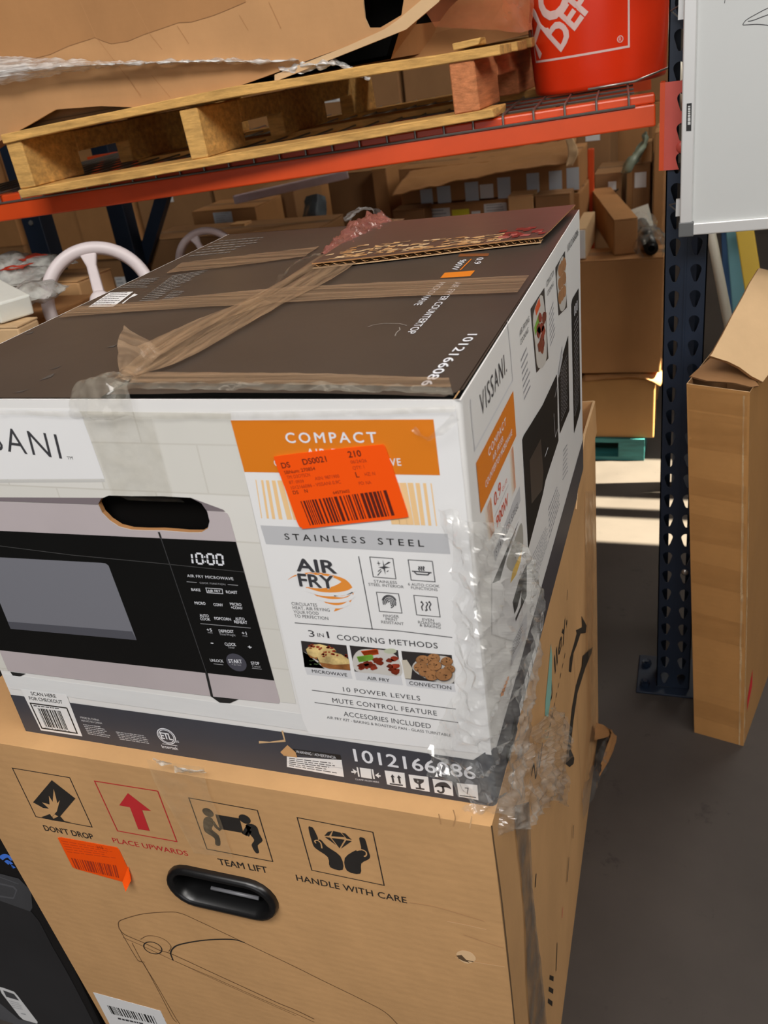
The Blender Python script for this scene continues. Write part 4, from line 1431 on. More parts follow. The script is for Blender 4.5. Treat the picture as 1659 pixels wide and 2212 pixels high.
ins = [Vector((x, y, z)) for z in (0.02, Z0 - 0.02) for x, y in ((-0.03, 0.02), (0.55, 0.02), (0.55, 0.88), (-0.03, 0.88))]
b.hexa(ins, M_shade) if False else None
b.build('body', lc)
# raised corner flap at the back right
b = MB()
f0 = [Vector((0.5700, 0.62, Z0 - 0.01)), Vector((0.5705, 0.917, Z0 - 0.01)), Vector((0.568, 0.915, 0.803)), Vector((0.566, 0.78, 0.798)), Vector((0.568, 0.66, 0.765))]
b.plate([p + Vector((0.0025, 0, 0)) for p in f0], (1, 0, 0), 0.004, M_card, M_cardl)
f1 = [Vector((0.40, 0.915, Z0 - 0.005)), Vector((0.569, 0.915, Z0 - 0.005)), Vector((0.568, 0.915, 0.802)), Vector((0.44, 0.92, 0.790))]
b.plate(f1, (0, -1, 0), 0.004, M_card, M_cardl)
b.build('corner_flap', lc, label='raised brown flap at the back corner')
# moulded hand grip
grip_m = mat('black_plastic_grip', (16, 16, 17), rough=0.32, spec=0.6)
b = MB()
prof = [(1.0, 0.0), (1.0, 0.004), (0.94, 0.0085), (0.80, 0.0095), (0.70, 0.006), (0.64, -0.004), (0.60, -0.022)]
rings = [[GF.p3(p, hh) for p in stadium(gc, gw - gh * (1 - k) * 1.0, gh * k)] for k, hh in prof]
n = len(rings[0])
vs = [v for r_ in rings for v in r_]
fs = [(i * n + k, i * n + (k + 1) % n, (i + 1) * n + (k + 1) % n, (i + 1) * n + k) for i in range(len(rings) - 1) for k in range(n)]
b.add(vs, fs, grip_m)
b.add(rings[-1], [tuple(range(n))], M_shade)
gp = b.build('hand_grip', lc, smooth=True, label='black moulded plastic hand grip')
b = MB()
b.tube([GF.p3((gc.x - 0.020, gc.y - 0.008), -0.005), GF.p3((gc.x + 0.044, gc.y - 0.008), -0.005)], 0.0024, mat('grip_highlight_grey', (120, 120, 124), rough=0.22), 8)  # highlight painted in: black bar given a pale grey
b.build('inner_bar', gp, smooth=True, label='bar inside the grip, its glint painted pale grey')

CG = (0, 1440, 0.37372)
CH = (560, 1500, 0.38577)
CL = (0, 1740, 0.38577)
K = mat('brown_black_ink', (40, 36, 32), rough=0.65, var=0.15, scale=30)
KR = mat('red_ink', (196, 42, 46), rough=0.6, var=0.06, scale=30)
a = Art(GF, CG)
a.path([(72, 585), (403, 640), (533, 926), (208, 866)], 0.0012, K, 1, True)
a.poly([(300, 655), (436, 761), (345, 868), (192, 783)], K, 1)
a.poly([(312, 705), (333, 788), (347, 770), (330, 835), (300, 868), (250, 815), (285, 820), (244, 783), (288, 795), (284, 745), (306, 780)], M_card, 2)
a.poly([(240, 868), (290, 850), (310, 878), (346, 860), (372, 890), (417, 899), (300, 886)], K, 3)
a.text("DON'T DROP", (262, 945), (545, 998), (246, 912), K, 0.012, 1.02)
a.build('drop_pictogram', lc, label='black pictogram of a dropped box with lettering')
a = Art(GF, CG)
a.path([(547, 660), (912, 718), (1023, 1010), (680, 948)], 0.0014, KR, 1, True)
a.poly([(740, 730), (873, 833), (822, 828), (866, 948), (800, 938), (752, 812), (690, 800)], KR, 1)
a.text('PLACE UPWARDS', (657, 1014), (1090, 1093), (645, 986), KR, 0.006, 1.02)
a.build('upwards_pictogram', lc, label='red upward arrow pictogram with lettering')
a = Art(GF, CG)
a.path([(1092, 757), (1488, 829), (1577, 1125), (1197, 1053)], 0.0012, K, 1, True)
a.disc((1203, 842), (a.q((1232, 842)) - a.q((1174, 842))).length / 2, K, 1)
a.disc((1415, 880), (a.q((1446, 880)) - a.q((1384, 880))).length / 2, K, 1)
a.poly([(1245, 852), (1385, 876), (1407, 960), (1272, 937)], K, 1)
a.poly(smooth_path([(1178, 880), (1205, 866), (1230, 880), (1232, 915), (1225, 940), (1265, 975), (1275, 1025), (1262, 1034), (1245, 1025), (1240, 990), (1195, 960), (1178, 935)], 3, True), K, 1)
a.path([(1228, 890), (1250, 925), (1275, 945)], 0.0045, K, 1)
a.poly(smooth_path([(1420, 915), (1455, 908), (1485, 925), (1500, 965), (1518, 1005), (1490, 1032), (1498, 1072), (1478, 1074), (1455, 1030), (1470, 1000), (1440, 960)], 3, True), K, 1)
a.path([(1440, 920), (1412, 970)], 0.006, K, 1)
a.path([(1445, 945), (1428, 975)], 0.005, K, 1)
a.text('TEAM LIFT', (1270, 1142), (1550, 1192), (1256, 1106), K, 0.012, 1.02)
a.build('team_lift_pictogram', lc, label='black pictogram of two figures carrying a box')
a = Art(GF, CH)
a.path([(213, 688), (637, 770), (700, 1068), (295, 983)], 0.0012, K, 1, True)
g = [(375, 765), (415, 762), (482, 776), (520, 822), (455, 864), (365, 792)]
a.poly([(385, 768), (408, 764), (392, 790), (365, 790)], K, 1)
a.poly([(414, 763), (455, 772), (480, 798), (404, 792)], K, 1)
a.poly([(462, 773), (482, 777), (518, 812), (490, 806)], K, 1)
a.poly([(368, 797), (396, 800), (430, 842)], K, 1)
a.poly([(405, 802), (478, 812), (450, 860)], K, 1)
a.poly([(488, 815), (519, 820), (458, 862)], K, 1)
a.poly(smooth_path([(276, 745), (290, 740), (304, 750), (328, 800), (328, 815), (345, 812), (380, 850), (455, 905), (468, 980), (398, 966), (385, 910), (318, 862), (298, 830)], 3, True), K, 1)
a.curve([(318, 832), (312, 820), (325, 815), (345, 830), (352, 860)], 0.0016, M_card, 2)
a.poly(smooth_path([(560, 805), (578, 800), (594, 812), (610, 870), (620, 915), (572, 945), (566, 1002), (492, 986), (480, 915), (540, 872), (572, 868)], 3, True), K, 1)
a.curve([(545, 872), (575, 868), (598, 880), (600, 898), (588, 906)], 0.0016, M_card, 2)
a.text('HANDLE WITH CARE', (212, 1040), (828, 1168), (208, 1008), K, 0.008, 1.03)
a.build('care_pictogram', lc, label='black pictogram of hands under a gem with lettering')
# line drawing of the bin
a = Art(GF, CL)
KL = mat('brown_line_ink', (104, 76, 48), rough=0.65)
lid = [(690, 745), (668, 690), (664, 655), (690, 636), (800, 606), (940, 595), (1010, 602), (1100, 640), (1350, 758), (1659, 905)]
c2 = [(600 + x * 0.44605 - 0, 1740 + y * 0.44605) for x, y in [(0, 738), (200, 838), (420, 945), (520, 1000), (580, 1058)]]
c2 = [((x - CL[0]) / CL[2], (y - CL[1]) / CL[2]) for x, y in c2]
a.curve(lid[1:] + c2[1:], 0.0011, KL, 1, 5)
a.curve([(668, 688), (700, 722), (800, 765), (900, 812), (965, 832), (1200, 940), (1500, 1078), (1575, 1112), (1659, 1146), (1760, 1195)], 0.0014, KL, 1, 5)
a.curve([(690, 738), (800, 786), (975, 868), (1200, 965), (1500, 1098), (1659, 1166), (1760, 1212)], 0.0008, KL, 1, 5)
a.curve([(985, 872), (1200, 972), (1500, 1106), (1659, 1176)], 0.0006, KL, 1, 5)
a.curve([(955, 830), (966, 802), (1010, 776), (1150, 752), (1300, 748), (1370, 766)], 0.0020, K, 2, 5)
a.path([(955, 828), (970, 866)], 0.0020, K, 2)
c0 = a.q((856, 796))
ux = (a.q((905, 820)) - c0)
uy = (a.q((835, 822)) - c0)
el = [c0 + ux * math.cos(t) * 0.95 + uy * math.sin(t) * 0.95 for t in [2 * PI * k / 28 for k in range(28)]]
a.path(el, 0.0016, K, 2, True, True)
a.curve([(788, 748), (825, 729), (880, 733), (930, 755), (958, 790), (945, 816)], 0.0009, KL, 1, 5)
a.curve([(676, 702), (700, 745), (770, 862), (800, 878), (830, 930), (905, 1070), (965, 1185), (990, 1212)], 0.0009, KL, 1, 4)
a.curve([(740, 768), (795, 872), (860, 975), (930, 1095), (985, 1190), (1010, 1225)], 0.0009, KL, 1, 4)
a.path([(770, 866), (798, 874), (812, 876)], 0.0008, KL, 1)
a.build('bin_drawing', lc, label='thin line drawing of a lidded bin')
# stickers
a = Art(GF, CL, 6)
b = MB()
b.plate([GF.p3(a.q(p), 0.0009) for p in [(325, 178), (345, 176), (655, 232), (668, 245), (735, 385), (737, 405), (728, 436), (690, 425), (428, 352), (408, 342)]], GF.n, 0.0004, M_sticker)
st2 = b.build('price_sticker', lc, label='fluorescent orange stock sticker with a lifted corner')
a.bars([(400, 290), (668, 335), (685, 405), (428, 350)], I_stickf, 2, 34, 12)
a.greek([(345, 192), (640, 245), (655, 300), (385, 268)], mat('very_faint_sticker_ink', (216, 66, 6), rough=0.6), 5, 2, 5, 0.3)
a.text('210', (548, 236), (584, 242), (540, 220), I_stickf, 0, 1, 2)
a.build('sticker_print', st2, label='faint stock codes and a barcode')
b = MB()
b.sheet([[GF.px(278, 1870, 0.001), GF.px(287, 1896, 0.004)], [GF.px(272, 1894, 0.008), GF.px(283, 1909, 0.012)]], 4, 4, M_sticker)
b.build('lifted_corner', st2, smooth=True)
a = Art(GF, CL, 3)
b = MB()
b.plate([GF.p3(a.q(p), 0.0006) for p in [(522, 1044), (900, 1148), (985, 1330), (650, 1300), (610, 1212)]], GF.n, 0.0003, M_white)
wl = b.build('barcode_label', lc, label='white barcode label low on the front')
a.bars([(600, 1116), (868, 1180), (890, 1225), (628, 1165)], M_black, 1, 34, 15)
a.greek([(660, 1185), (830, 1222), (836, 1232), (664, 1196)], I_text, 1, 1, 3, 0.9)
a.build('label_print', wl)
# damage and tape
for pts_, col_ in (([(1010, 600), (900, 575), (820, 560)], 0), ([(1100, 780), (1000, 765), (930, 752), (860, 735)], 0), ([(640, 470), (760, 490), (900, 530), (1000, 560)], 1), ([(1095, 690), (1000, 660), (900, 625)], 1), ([(850, 20), (860, 60), (850, 100)], 1), ([(940, 50), (930, 110)], 0), ([(780, 40), (790, 90)], 1)):
    a = Art(GF, (600, 1740, 0.44605))
    a.curve(pts_, 0.0012, mat('pale_crease', (220, 178, 130), rough=0.8) if col_ == 0 else mat('dull_crease', (188, 144, 98), rough=0.8), 0)
    a.build('crease', lc)
a = Art(GF, (600, 1740, 0.44605))
a.poly(smooth_path([(865, 715), (895, 700), (940, 712), (960, 745), (920, 765), (880, 745)], 3, True), mat('scuffed_card', (230, 192, 146), rough=0.8), 0)
a.poly([(865, 725), (890, 722), (912, 745), (930, 760), (900, 752), (880, 742)], mat('dirty_scuff', (96, 72, 46), rough=0.8), 1)
a.build('scuff', lc, label='torn scuff in the brown front')
b = MB()
b.sheet([[GF.px(320, 1636, 0.003), GF.px(340, 1690, 0.003), GF.px(380, 1760, 0.003), GF.px(420, 1840, 0.002)], [GF.px(445, 1652, 0.004), GF.px(452, 1700, 0.003), GF.px(480, 1768, 0.003), GF.px(505, 1850, 0.002)]], 12, 24, film('clear_tape_on_card', (222, 196, 156), 0.16, rough=0.15, streak=(6, 6, 6), scale=9, bump=0.3), 0.0008, 30, 2)
b.build('tape', lc, smooth=True, label='clear tape over the top seam')
b = MB()
for q0, q1 in [((336, 1628), (372, 1650)), ((378, 1648), (446, 1668))]:
    x0, y0 = q0
    x1, y1 = q1
    b.sheet([[GF.px(x0, y0, 0.006), GF.px(x1, y0 + (y1 - y0) * .4, 0.006)], [GF.px(x0 + 4, y1 - 4, 0.004), GF.px(x1 + 2, y1, 0.004)]], 10, 6, film('silvery_tape', (250, 246, 236), 0.6, rough=0.08, scale=30, bump=0.4), 0.003, 60, 3)
b.build('crumpled_tape', lc, smooth=True, label='shiny wrinkled tape ends on the top edge')
# side marks
a = Art(GS, CR4)
KS = mat('side_marker_ink', (44, 38, 30), rough=0.65)
a.poly([(1035, 845), (1068, 905), (1062, 950), (1030, 955), (1005, 1030), (985, 1080), (970, 1200), (955, 1195), (962, 1110), (985, 1030), (1005, 955), (1000, 935), (1040, 915)], KS, 0)
a.poly([(1045, 1095), (1105, 1040), (1098, 1080), (1060, 1170), (1010, 1330), (985, 1500), (965, 1680), (990, 1740), (985, 1775), (960, 1795), (935, 1775), (940, 1735), (955, 1600), (975, 1420), (1000, 1280), (1040, 1160)], KS, 1)
a.text('lley,', (868, 1210), (945, 880), (858, 1120), KS, 0.01, 1.0, 1, 0.73)
a.curve([(812, 1370), (835, 1180), (850, 1330), (835, 1380)], 0.004, KS, 1)
a.curve([(720, 1850), (735, 1780), (748, 1860), (765, 1720), (770, 1790), (790, 1640)], 0.004, KS, 1)
for k in range(9):
    a.path([(932 - k * 13, 1080 + k * 62), (926 - k * 13, 1110 + k * 62)], 0.003, KS, 1)
a.path([(947, 680), (944, 745)], 0.003, KS, 1)
a.path([(985, 1080), (1000, 1330), (1020, 1700), (1040, 2050)], 0.0014, mat('crease_brown', (120, 88, 54), rough=0.7), 0)
a.build('side_marks', lc, label='black arrow and lettering on the shaded side')
for p in ([(1432, 95), (1428, 160)], [(1410, 250), (1400, 370)], [(1352, 665), (1347, 800)], [(1250, 330), (1246, 395)]):
    a = Art(GS, (600, 1740, 0.44605))
    a.path(p, 0.006, KS, 1)
    a.build('side_mark', lc)
a = Art(GS, (600, 1740, 0.44605))
a.path([(1380, 490), (1376, 545)], 0.004, KR, 1)
a.build('side_mark', lc, label='short red mark on the shaded side')
a = Art(GS, (600, 1740, 0.44605))
a.greek([(1316, 820), (1340, 830), (1326, 1010), (1304, 990)], KS, 3, 1, 4, 0.4)
a.build('side_marks', lc, label='row of small black marks low on the shaded side')
a = Art(GS, CR4)
a.poly([(842, 1020), (850, 1100), (845, 1330), (825, 1480), (805, 1470), (808, 1380), (822, 1240)], mat('teal_paint', (140, 190, 176), rough=0.6), 2)
a.build('paint_smear', lc, label='pale teal smear on the side')
b = MB()
sidep = lambda x, y, h=0.002: GS.px(CR4[0] + x * CR4[2], CR4[1] + y * CR4[2], h)
b.sheet([[sidep(1050, 60), sidep(1060, 800), sidep(1085, 1500), sidep(1050, 1900)], [sidep(1110, 60), sidep(1125, 800), sidep(1120, 1500), sidep(1090, 1750)]], 30, 5, film('side_tape', (196, 160, 116), 0.25, rough=0.15, scale=10), 0.001, 30, 2)
b.build('tape', lc, smooth=True, label='tape down the back of the shaded side')
b = MB()
g0 = lambda x, y, h=0.002: GS.px(600 + x * .44605, 1740 + y * .44605, h)
M_gtape = film('greyish_tape', (126, 118, 108), 0.55, rough=0.22, streak=(4, 4, 4), scale=7, bump=0.25)
b.sheet([[g0(1140, 0), g0(1150, 180), g0(1185, 500), g0(1200, 900), g0(1222, 1120)], [g0(1212, -20), g0(1218, 250), g0(1235, 500), g0(1270, 800), g0(1300, 1100)]], 30, 6, M_gtape, 0.0012, 26, 5)
b.build('tape', lc, smooth=True, label='grey dirty tape down the near corner of the side')
a = Art(GF, (600, 1740, 0.44605))
a.curve([(1036, 96), (1052, 220), (1080, 420), (1105, 640), (1130, 880), (1148, 1060)], 0.0016, mat('edge_line_ink', (84, 62, 38), rough=0.8), 1)  # dark brown line drawn down the front right corner
a.build('corner_line', lc, label='dark line along the front corner')
b = MB()
b.sheet([[GS.px(1288, 1560, 0.002), GS.px(1298, 1580, 0.02), GS.px(1286, 1650, 0.012)], [GS.px(1280, 1600, 0.002), GS.px(1306, 1590, 0.03), GS.px(1280, 1680, 0.01)]], 10, 8, M_card2, 0.004, 30, 1)
b.build('torn_corner', lc, smooth=True, label='torn brown corner near the floor')
b = MB()
b.sheet([[GS.px(1262, 1690, 0.004), GS.px(1300, 1580, 0.015)], [GS.px(1258, 1770, 0.004), GS.px(1312, 1590, 0.03)]], 14, 10, M_film2, 0.008, 22, 2)
b.build('loose_film', lc, smooth=True, label='scrap of clear film at the floor end of the side')

# ================================================================== dark printed carton at the lower left
AY = 0.01
AF = Face((0, AY, 0), (1, 0, 0), (0, 0, 1))
ac = thing('appliance_carton', 'black printed appliance carton with a white remote pictured, left of the big brown carton', 'carton', (-0.38, 0.25, 0))
M_acb = mat('black_gloss_carton', (22, 22, 23), rough=0.35, spec=0.5)
b = MB()
b.box((-0.66, AY, 0), (-0.125, 0.50, 0.66), M_acb)
b.build('body', ac, bevel=0.004)
CW = (0, 1760, 0.20426)
a = Art(AF, CW)
A1 = mat('dark_grey_picture', (72, 73, 76), rough=0.4, var=0.12, scale=5)
A2 = mat('mid_grey_picture', (92, 93, 97), rough=0.4, var=0.08, scale=5)
A3 = mat('charcoal_picture', (44, 44, 46), rough=0.45, var=0.2, scale=3, wear=((120, 120, 120), 34.0, 0.74))
a.poly([(-900, 640), (0, 900), (160, 940), (330, 1020), (420, 1130), (560, 1400), (720, 1680), (900, 2020), (1020, 2260), (-900, 2260)], A3, 1)
a.poly([(-900, 400), (0, 620), (200, 672), (330, 800), (345, 980), (320, 1020), (0, 905), (-900, 660)], A1, 2)
a.path([(-900, 440), (0, 655), (200, 730)], 0.0022, A2, 3)
a.poly([(-700, 560), (0, 716), (150, 752), (186, 790), (150, 888), (0, 868), (-700, 690)], A2, 3)
a.poly([(-700, 575), (0, 735), (140, 768), (168, 800), (140, 872), (0, 848), (-700, 672)], A1, 4)
a.poly([(-500, 1750), (0, 1990), (200, 2160), (420, 2212), (560, 2300), (-500, 2300)], A2, 2)
a.build('appliance_picture', ac, label='dark grey appliance pictured on the black front')
a = Art(AF, CW)
IB = mat('blue_symbol_print', (74, 130, 238), rough=0.5)
for pts, wd in [([(10, 462), (36, 440), (70, 432), (100, 445), (130, 480)], .0075), ([(68, 508), (88, 496), (110, 505), (126, 520)], .0075), ([(128, 548), (140, 552), (150, 562)], .008)]:
    a.curve(pts, wd, IB, 2)
a.build('wireless_symbol', ac, label='blue curved wireless symbol')
a = Art(AF, CW)
a.poly([(-10, 1815), (40, 1828), (150, 1868), (190, 1912), (400, 2188), (396, 2206), (250, 2165), (205, 2125), (20, 1885)], M_white, 3)
a.poly([(34, 1852), (150, 1892), (206, 1962), (70, 1922)], A1, 4)
a.greek([(90, 1955), (215, 1990), (285, 2075), (150, 2050)], I_grey, 4, 4, 5, 0.5)
a.path([(225, 2098), (275, 2108)], 0.003, I_dim, 4)
a.build('remote_picture', ac, label='white remote control pictured low on the front')
# ================================================================== pallet rack in front row
M_beam = mat('orange_beam_paint', (214, 76, 28), rough=0.36, spec=0.5, var=0.10, scale=6)
M_post = mat('dark_blue_post_paint', (21, 33, 50), rough=0.45, spec=0.5, var=0.22, scale=7)
M_conn = mat('red_bracket_paint', (200, 84, 72), rough=0.4, spec=0.5, var=0.1, scale=9)
M_zinc = mat('grey_wire', (120, 116, 110), rough=0.4, metal=0.6)
M_steelb = mat('bolt_steel', (180, 178, 172), rough=0.3, metal=0.8)
BR = Vector((0.6671, 1.075, 1.3018))
BL_ = Vector((-0.6546, 0.97, 1.2533))
EX = (BR - BL_).normalized()
EY = Vector((-EX.y, EX.x, 0)).normalized()
EZ = EX.cross(EY).normalized()


def rk(x, y, z):
    """rack frame: x along the beam from its right end, y into the rack, z above the deck line"""
    return BR + EX * x + EY * y + EZ * z


def rbox(b, lo, hi, m):
    p = []
    for z in (lo[2], hi[2]):
        for x, y in ((lo[0], lo[1]), (hi[0], lo[1]), (hi[0], hi[1]), (lo[0], hi[1])):
            p.append(rk(x, y, z))
    b.hexa(p, m)


DECK = -0.010
beam = thing('shelf_rail', 'orange front shelf rail carrying the pallet and the bucket', 'rail', rk(-0.7, 0.02, -0.06))
b = MB()
rbox(b, (-1.75, 0, -0.0625), (-0.012, 0.05, -0.027), M_beam)
rbox(b, (-1.75, 0.012, -0.027), (-0.012, 0.05, DECK - 0.002), M_beam)
b.build('rail_channel', beam, bevel=0.003)
lean = -0.012


def pz(x, y, z):
    """a point of the front post: its face leans a hair to the left"""
    return Vector((0.690 + lean * z + x, 1.085 + y, z))


def teardrop(cx, cz, w=0.0098, h=0.0165, n=9):
    o = []
    for k in range(n + 1):
        t = PI * (-0.12) + PI * 1.24 * k / n
        o.append((cx + w * math.cos(t), cz + h * 0.35 + w * math.sin(t)))
    o += [(cx - w * 0.45, cz - h * 0.75), (cx - w * 0.2, cz - h), (cx + w * 0.2, cz - h), (cx + w * 0.45, cz - h * 0.75)]
    return o


PW = 0.074
post = thing('rack_upright', 'dark blue perforated rack upright behind the whiteboard', 'rack upright', (0.72, 1.12, 0))
b = MB()
holes = []
zz = 0.035
zs_ = []
while zz < 1.72:
    zs_.append(zz)
    zz += 0.0475
for z_ in zs_:
    holes.append(teardrop(0.018, z_))
    holes.append(teardrop(0.055, z_))
vs, fs = minus([(0, 0.008), (PW, 0.008), (PW, 1.75), (0, 1.75)], holes)
b.add([pz(p[0], 0, p[1]) for p in vs], fs, M_post)
b.add([pz(p[0], 0.0022, p[1]) for p in vs], [tuple(reversed(f)) for f in fs], M_post)
for H in holes:
    n = len(H)
    b.add([pz(p[0], 0, p[1]) for p in H] + [pz(p[0], 0.0022, p[1]) for p in H], [(i, (i + 1) % n, n + (i + 1) % n, n + i) for i in range(n)], M_post)
for x0, x1, y0, y1 in ((0, 0.0022, 0, 0.07), (PW - 0.0022, PW, 0, 0.07), (0, 0.018, 0.068, 0.07), (PW - 0.018, PW, 0.068, 0.07), (0.0355, 0.0385, -0.0022, 0)):
    b.hexa([pz(x, y, z) for z in (0.008, 1.75) for x, y in ((x0, y0), (x1, y0), (x1, y1), (x0, y1))], M_post)
b.build('post', post)
b = MB()
b.box((0.645, 1.060, 0), (0.80, 1.20, 0.006), M_post)
b.build('base_plate', post, bevel=0.002)
b = MB()
for x, y in ((0.664, 1.085), (0.664, 1.16)):
    b.lathe([(0.0, 0.020), (0.005, 0.020), (0.005, 0.015), (0.011, 0.018), (0.011, 0.008), (0.0, 0.008)], M_post, (x, y, 0), 8)
b.build('anchor_bolt', post)
b = MB()
p = pz(0.055, -0.002, 0.335)
b.lathe([(0.0, 0.004), (0.004, 0.004), (0.008, 0.001), (0.008, -0.001)], M_steelb, p, 12, Matrix.Rotation(PI / 2, 4, 'X'))
b.build('bolt', post, smooth=True, label='bright bolt head low on the post')
# bracket of the beam on the post
b = MB()
zt, zb_ = 1.3046, 1.1660
cz_ = [pz(0, 0, 0)]
hs = [teardrop(0.024, z_, 0.0085, 0.0150) for z_ in (1.273, 1.226, 1.179)]
hs.append([(0.033 + 0.006 * math.cos(t), 1.249 + 0.006 * math.sin(t)) for t in [2 * PI * k / 10 for k in range(10)]])
vs, fs = minus([(-0.004, zb_), (0.062, zb_), (0.062, zt), (-0.004, zt)], hs)
b.add([pz(p[0], -0.0045, p[1]) for p in vs], fs, M_conn)
b.add([pz(p[0], -0.0015, p[1]) for p in vs], [tuple(reversed(f)) for f in fs], M_conn)
for H in hs:
    n = len(H)
    b.add([pz(p[0], -0.0045, p[1]) for p in H] + [pz(p[0], -0.0015, p[1]) for p in H], [(i, (i + 1) % n, n + (i + 1) % n, n + i) for i in range(n)], M_conn)
b.hexa([pz(x, y, z) for z in (zb_, zt) for x, y in ((-0.012, -0.0045), (-0.004, -0.0045), (-0.004, 0.045), (-0.012, 0.045))], M_beam)
bk = b.build('end_bracket', beam, label='red end bracket hooked into the post')
b = MB()
b.lathe([(0.0, 0.005), (0.004, 0.005), (0.006, 0.0035), (0.009, 0.003), (0.0105, 0.0)], M_conn, pz(0.026, -0.0045, 1.2015), 20, Matrix.Rotation(PI / 2, 4, 'X'))
b.build('rivet', bk, smooth=True)
# rear post and braces of the same frame
b = MB()
b.box((0.69, 2.10, 0.008), (0.755, 2.165, 1.75), M_post)
b.build('rear_post', post, bevel=0.002)
b = MB()
b.bar((0.722, 1.15, 1.55), (0.722, 2.11, 1.55), 0.03, 0.03, M_post)
b.build('brace', post)
b = MB()
rbox(b, (-1.75, 1.03, -0.075), (0.01, 1.075, DECK - 0.002), M_beam)
rear = b.build('shelf_rail')
tag(rear, 'orange rear shelf rail at the back edge of the wire deck', 'rail')
# wire deck
deck = thing('wire_deck', 'grey wire mesh deck lying on the orange beams', 'wire deck', rk(-0.6, 0.5, DECK))
b = MB()
x = -0.055
while x > -1.6:
    b.tube([rk(x, 0.004, -0.029), rk(x, 0.006, DECK), rk(x, 0.012, DECK + 0.0022), rk(x, 1.06, DECK + 0.0022)], 0.0021, M_zinc, 6)
    x -= 0.0535
for y in [0.08 + 0.1 * k for k in range(10)]:
    b.tube([rk(-1.6, y, DECK - 0.001), rk(-0.045, y, DECK - 0.001)], 0.0021, M_zinc, 6)
b.build('mesh', deck)
b = MB()
b.tube([rk(-1.6, -0.001, -0.026), rk(-0.045, -0.001, -0.026)], 0.0023, M_zinc, 6)
b.build('front_wire', deck)

# ================================================================== wooden pallet
M_wood = wood('pallet_wood', (206, 160, 92), stretch=(2, 10, 14))
M_wood2 = wood('pallet_wood_brown', (184, 128, 74), stretch=(10, 2, 14))
M_woodr = wood('pallet_wood_red', (196, 124, 80), stretch=(10, 2, 22), var=0.3)
PA = on(62, 425, 1, 0.905)
PB = on(1060, 256, 1, 1.045)
PX = (PB - PA)
PLEN = PX.length
PX.normalize()
PY = Vector((0.03, 1.0, 0.0)).normalized()          # an old pallet, racked a little out of square
PZ = PX.cross(PY).normalized()
PH = 0.118


def pl(x, y, z): return PA + PX * x + PY * y + PZ * z


def pbox(b, lo, hi, m, jx=0.0):
    p = []
    for z in (lo[2], hi[2]):
        for x, y in ((lo[0], lo[1]), (hi[0], lo[1]), (hi[0], hi[1]), (lo[0], hi[1])):
            p.append(pl(x, y, z) + Vector((random.uniform(-jx, jx), random.uniform(-jx, jx), random.uniform(-jx, jx) * 0.6)))
    b.hexa(p, m)


pal = thing('pallet', 'worn wooden pallet on the orange rack beam under the crushed carton', 'pallet', pl(PLEN / 2, 0.4, 0))
bt = 0.016
PD = 0.92
for x0, wd, m in ((-0.012, 0.034, M_wood), (0.40 * PLEN - 0.012, 0.034, M_wood), (PLEN - 0.062, 0.044, M_woodr)):
    b = MB()
    y0 = 0.0
    nz = bt + (PH - 2 * bt) * 0.52
    for ya, yb, za in ((y0, 0.16, bt), (0.16, 0.34, nz), (0.34, 0.58, bt), (0.58, 0.76, nz), (0.76, PD, bt)):
        pbox(b, (x0, ya, za), (x0 + wd, yb, PH - bt), m, 0.0012)
    b.build('stringer', pal, bevel=0.002, seg=1, label='reddish end stringer with notches' if m is M_woodr else None)
y = -0.004
for k, wd in enumerate((0.09, 0.085, 0.085, 0.09, 0.085, 0.085, 0.09)):
    b = MB()
    n = 8
    L0 = [pl(-0.012 + (PLEN + 0.04) * i / n, y + random.uniform(-.003, .003), PH - bt + random.uniform(-.002, .002) + 0.006 * math.sin(i / n * PI * 1.3)) for i in range(n + 1)]
    W_ = PY * wd
    T_ = PZ * bt
    vs = []
    for i, p in enumerate(L0):
        q = Vector((0, 0, random.uniform(-.002, .002)))
        vs += [p, p + W_, p + W_ + T_ + q, p + T_ + q]
    fs = [(0, 1, 2, 3), (n * 4 + 3, n * 4 + 2, n * 4 + 1, n * 4)]
    for i in range(n):
        for e in range(4):
            fs.append((i * 4 + e, (i + 1) * 4 + e, (i + 1) * 4 + (e + 1) % 4, i * 4 + (e + 1) % 4))
    b.add(vs, fs, M_wood)
    b.build('deck_board', pal, bevel=0.0015, seg=1)
    y += wd + 0.05
for k, (ya, wd) in enumerate(((-0.004, 0.10), (0.41, 0.10), (0.83, 0.09))):
    b = MB()
    pbox(b, (-0.016, ya, 0), (PLEN + 0.006, ya + wd, bt), M_wood, 0.002)
    b.build('bottom_board', pal, bevel=0.0015, seg=1)
b = MB()
pbox(b, (PLEN - 0.050, -0.006, PH - 0.003), (PLEN - 0.004, 0.05, PH + 0.008), M_wood, 0.003)
b.build('splintered_block', pal, bevel=0.002, label='splintered end of the front top board')

# ================================================================== crushed carton on the pallet
cc_ = thing('crushed_carton', 'large torn brown carton with a black hole lying on the wooden pallet', 'carton', pl(0.35, 0.3, PH))
cf0 = 0.02
CFace = Face(pl(0, cf0, PH), PX, PZ, -PY)
M_cc = card('cardboard_warm', (186, 140, 94))
M_ccd = card('cardboard_outer_ply', (170, 123, 78))
Cq = lambda x, y: CFace.p2((x, y))
hole = [Cq(*p) for p in [(751, 0), (755, 35), (765, 58), (790, 58), (838, 28), (850, -60), (800, -110), (748, -60)]]
outp = [(-330, 330), (0, 306), (52, 275), (110, 238), (200, 232), (300, 238), (470, 196), (560, 162), (640, 130), (720, 100), (800, 62), (838, 36), (900, -20), (960, -120), (980, -420), (-330, -420)]
b = MB()
vs, fs = minus([Cq(*p) for p in outp], [hole])
def bulge(p):
    return 0.018 * math.sin(min(max((p[1]) / 0.5, 0), 1) * PI) - 0.004 * math.sin(p[0] * 9)
b.add([CFace.p3(p, 0.0) for p in vs], fs, M_cc)
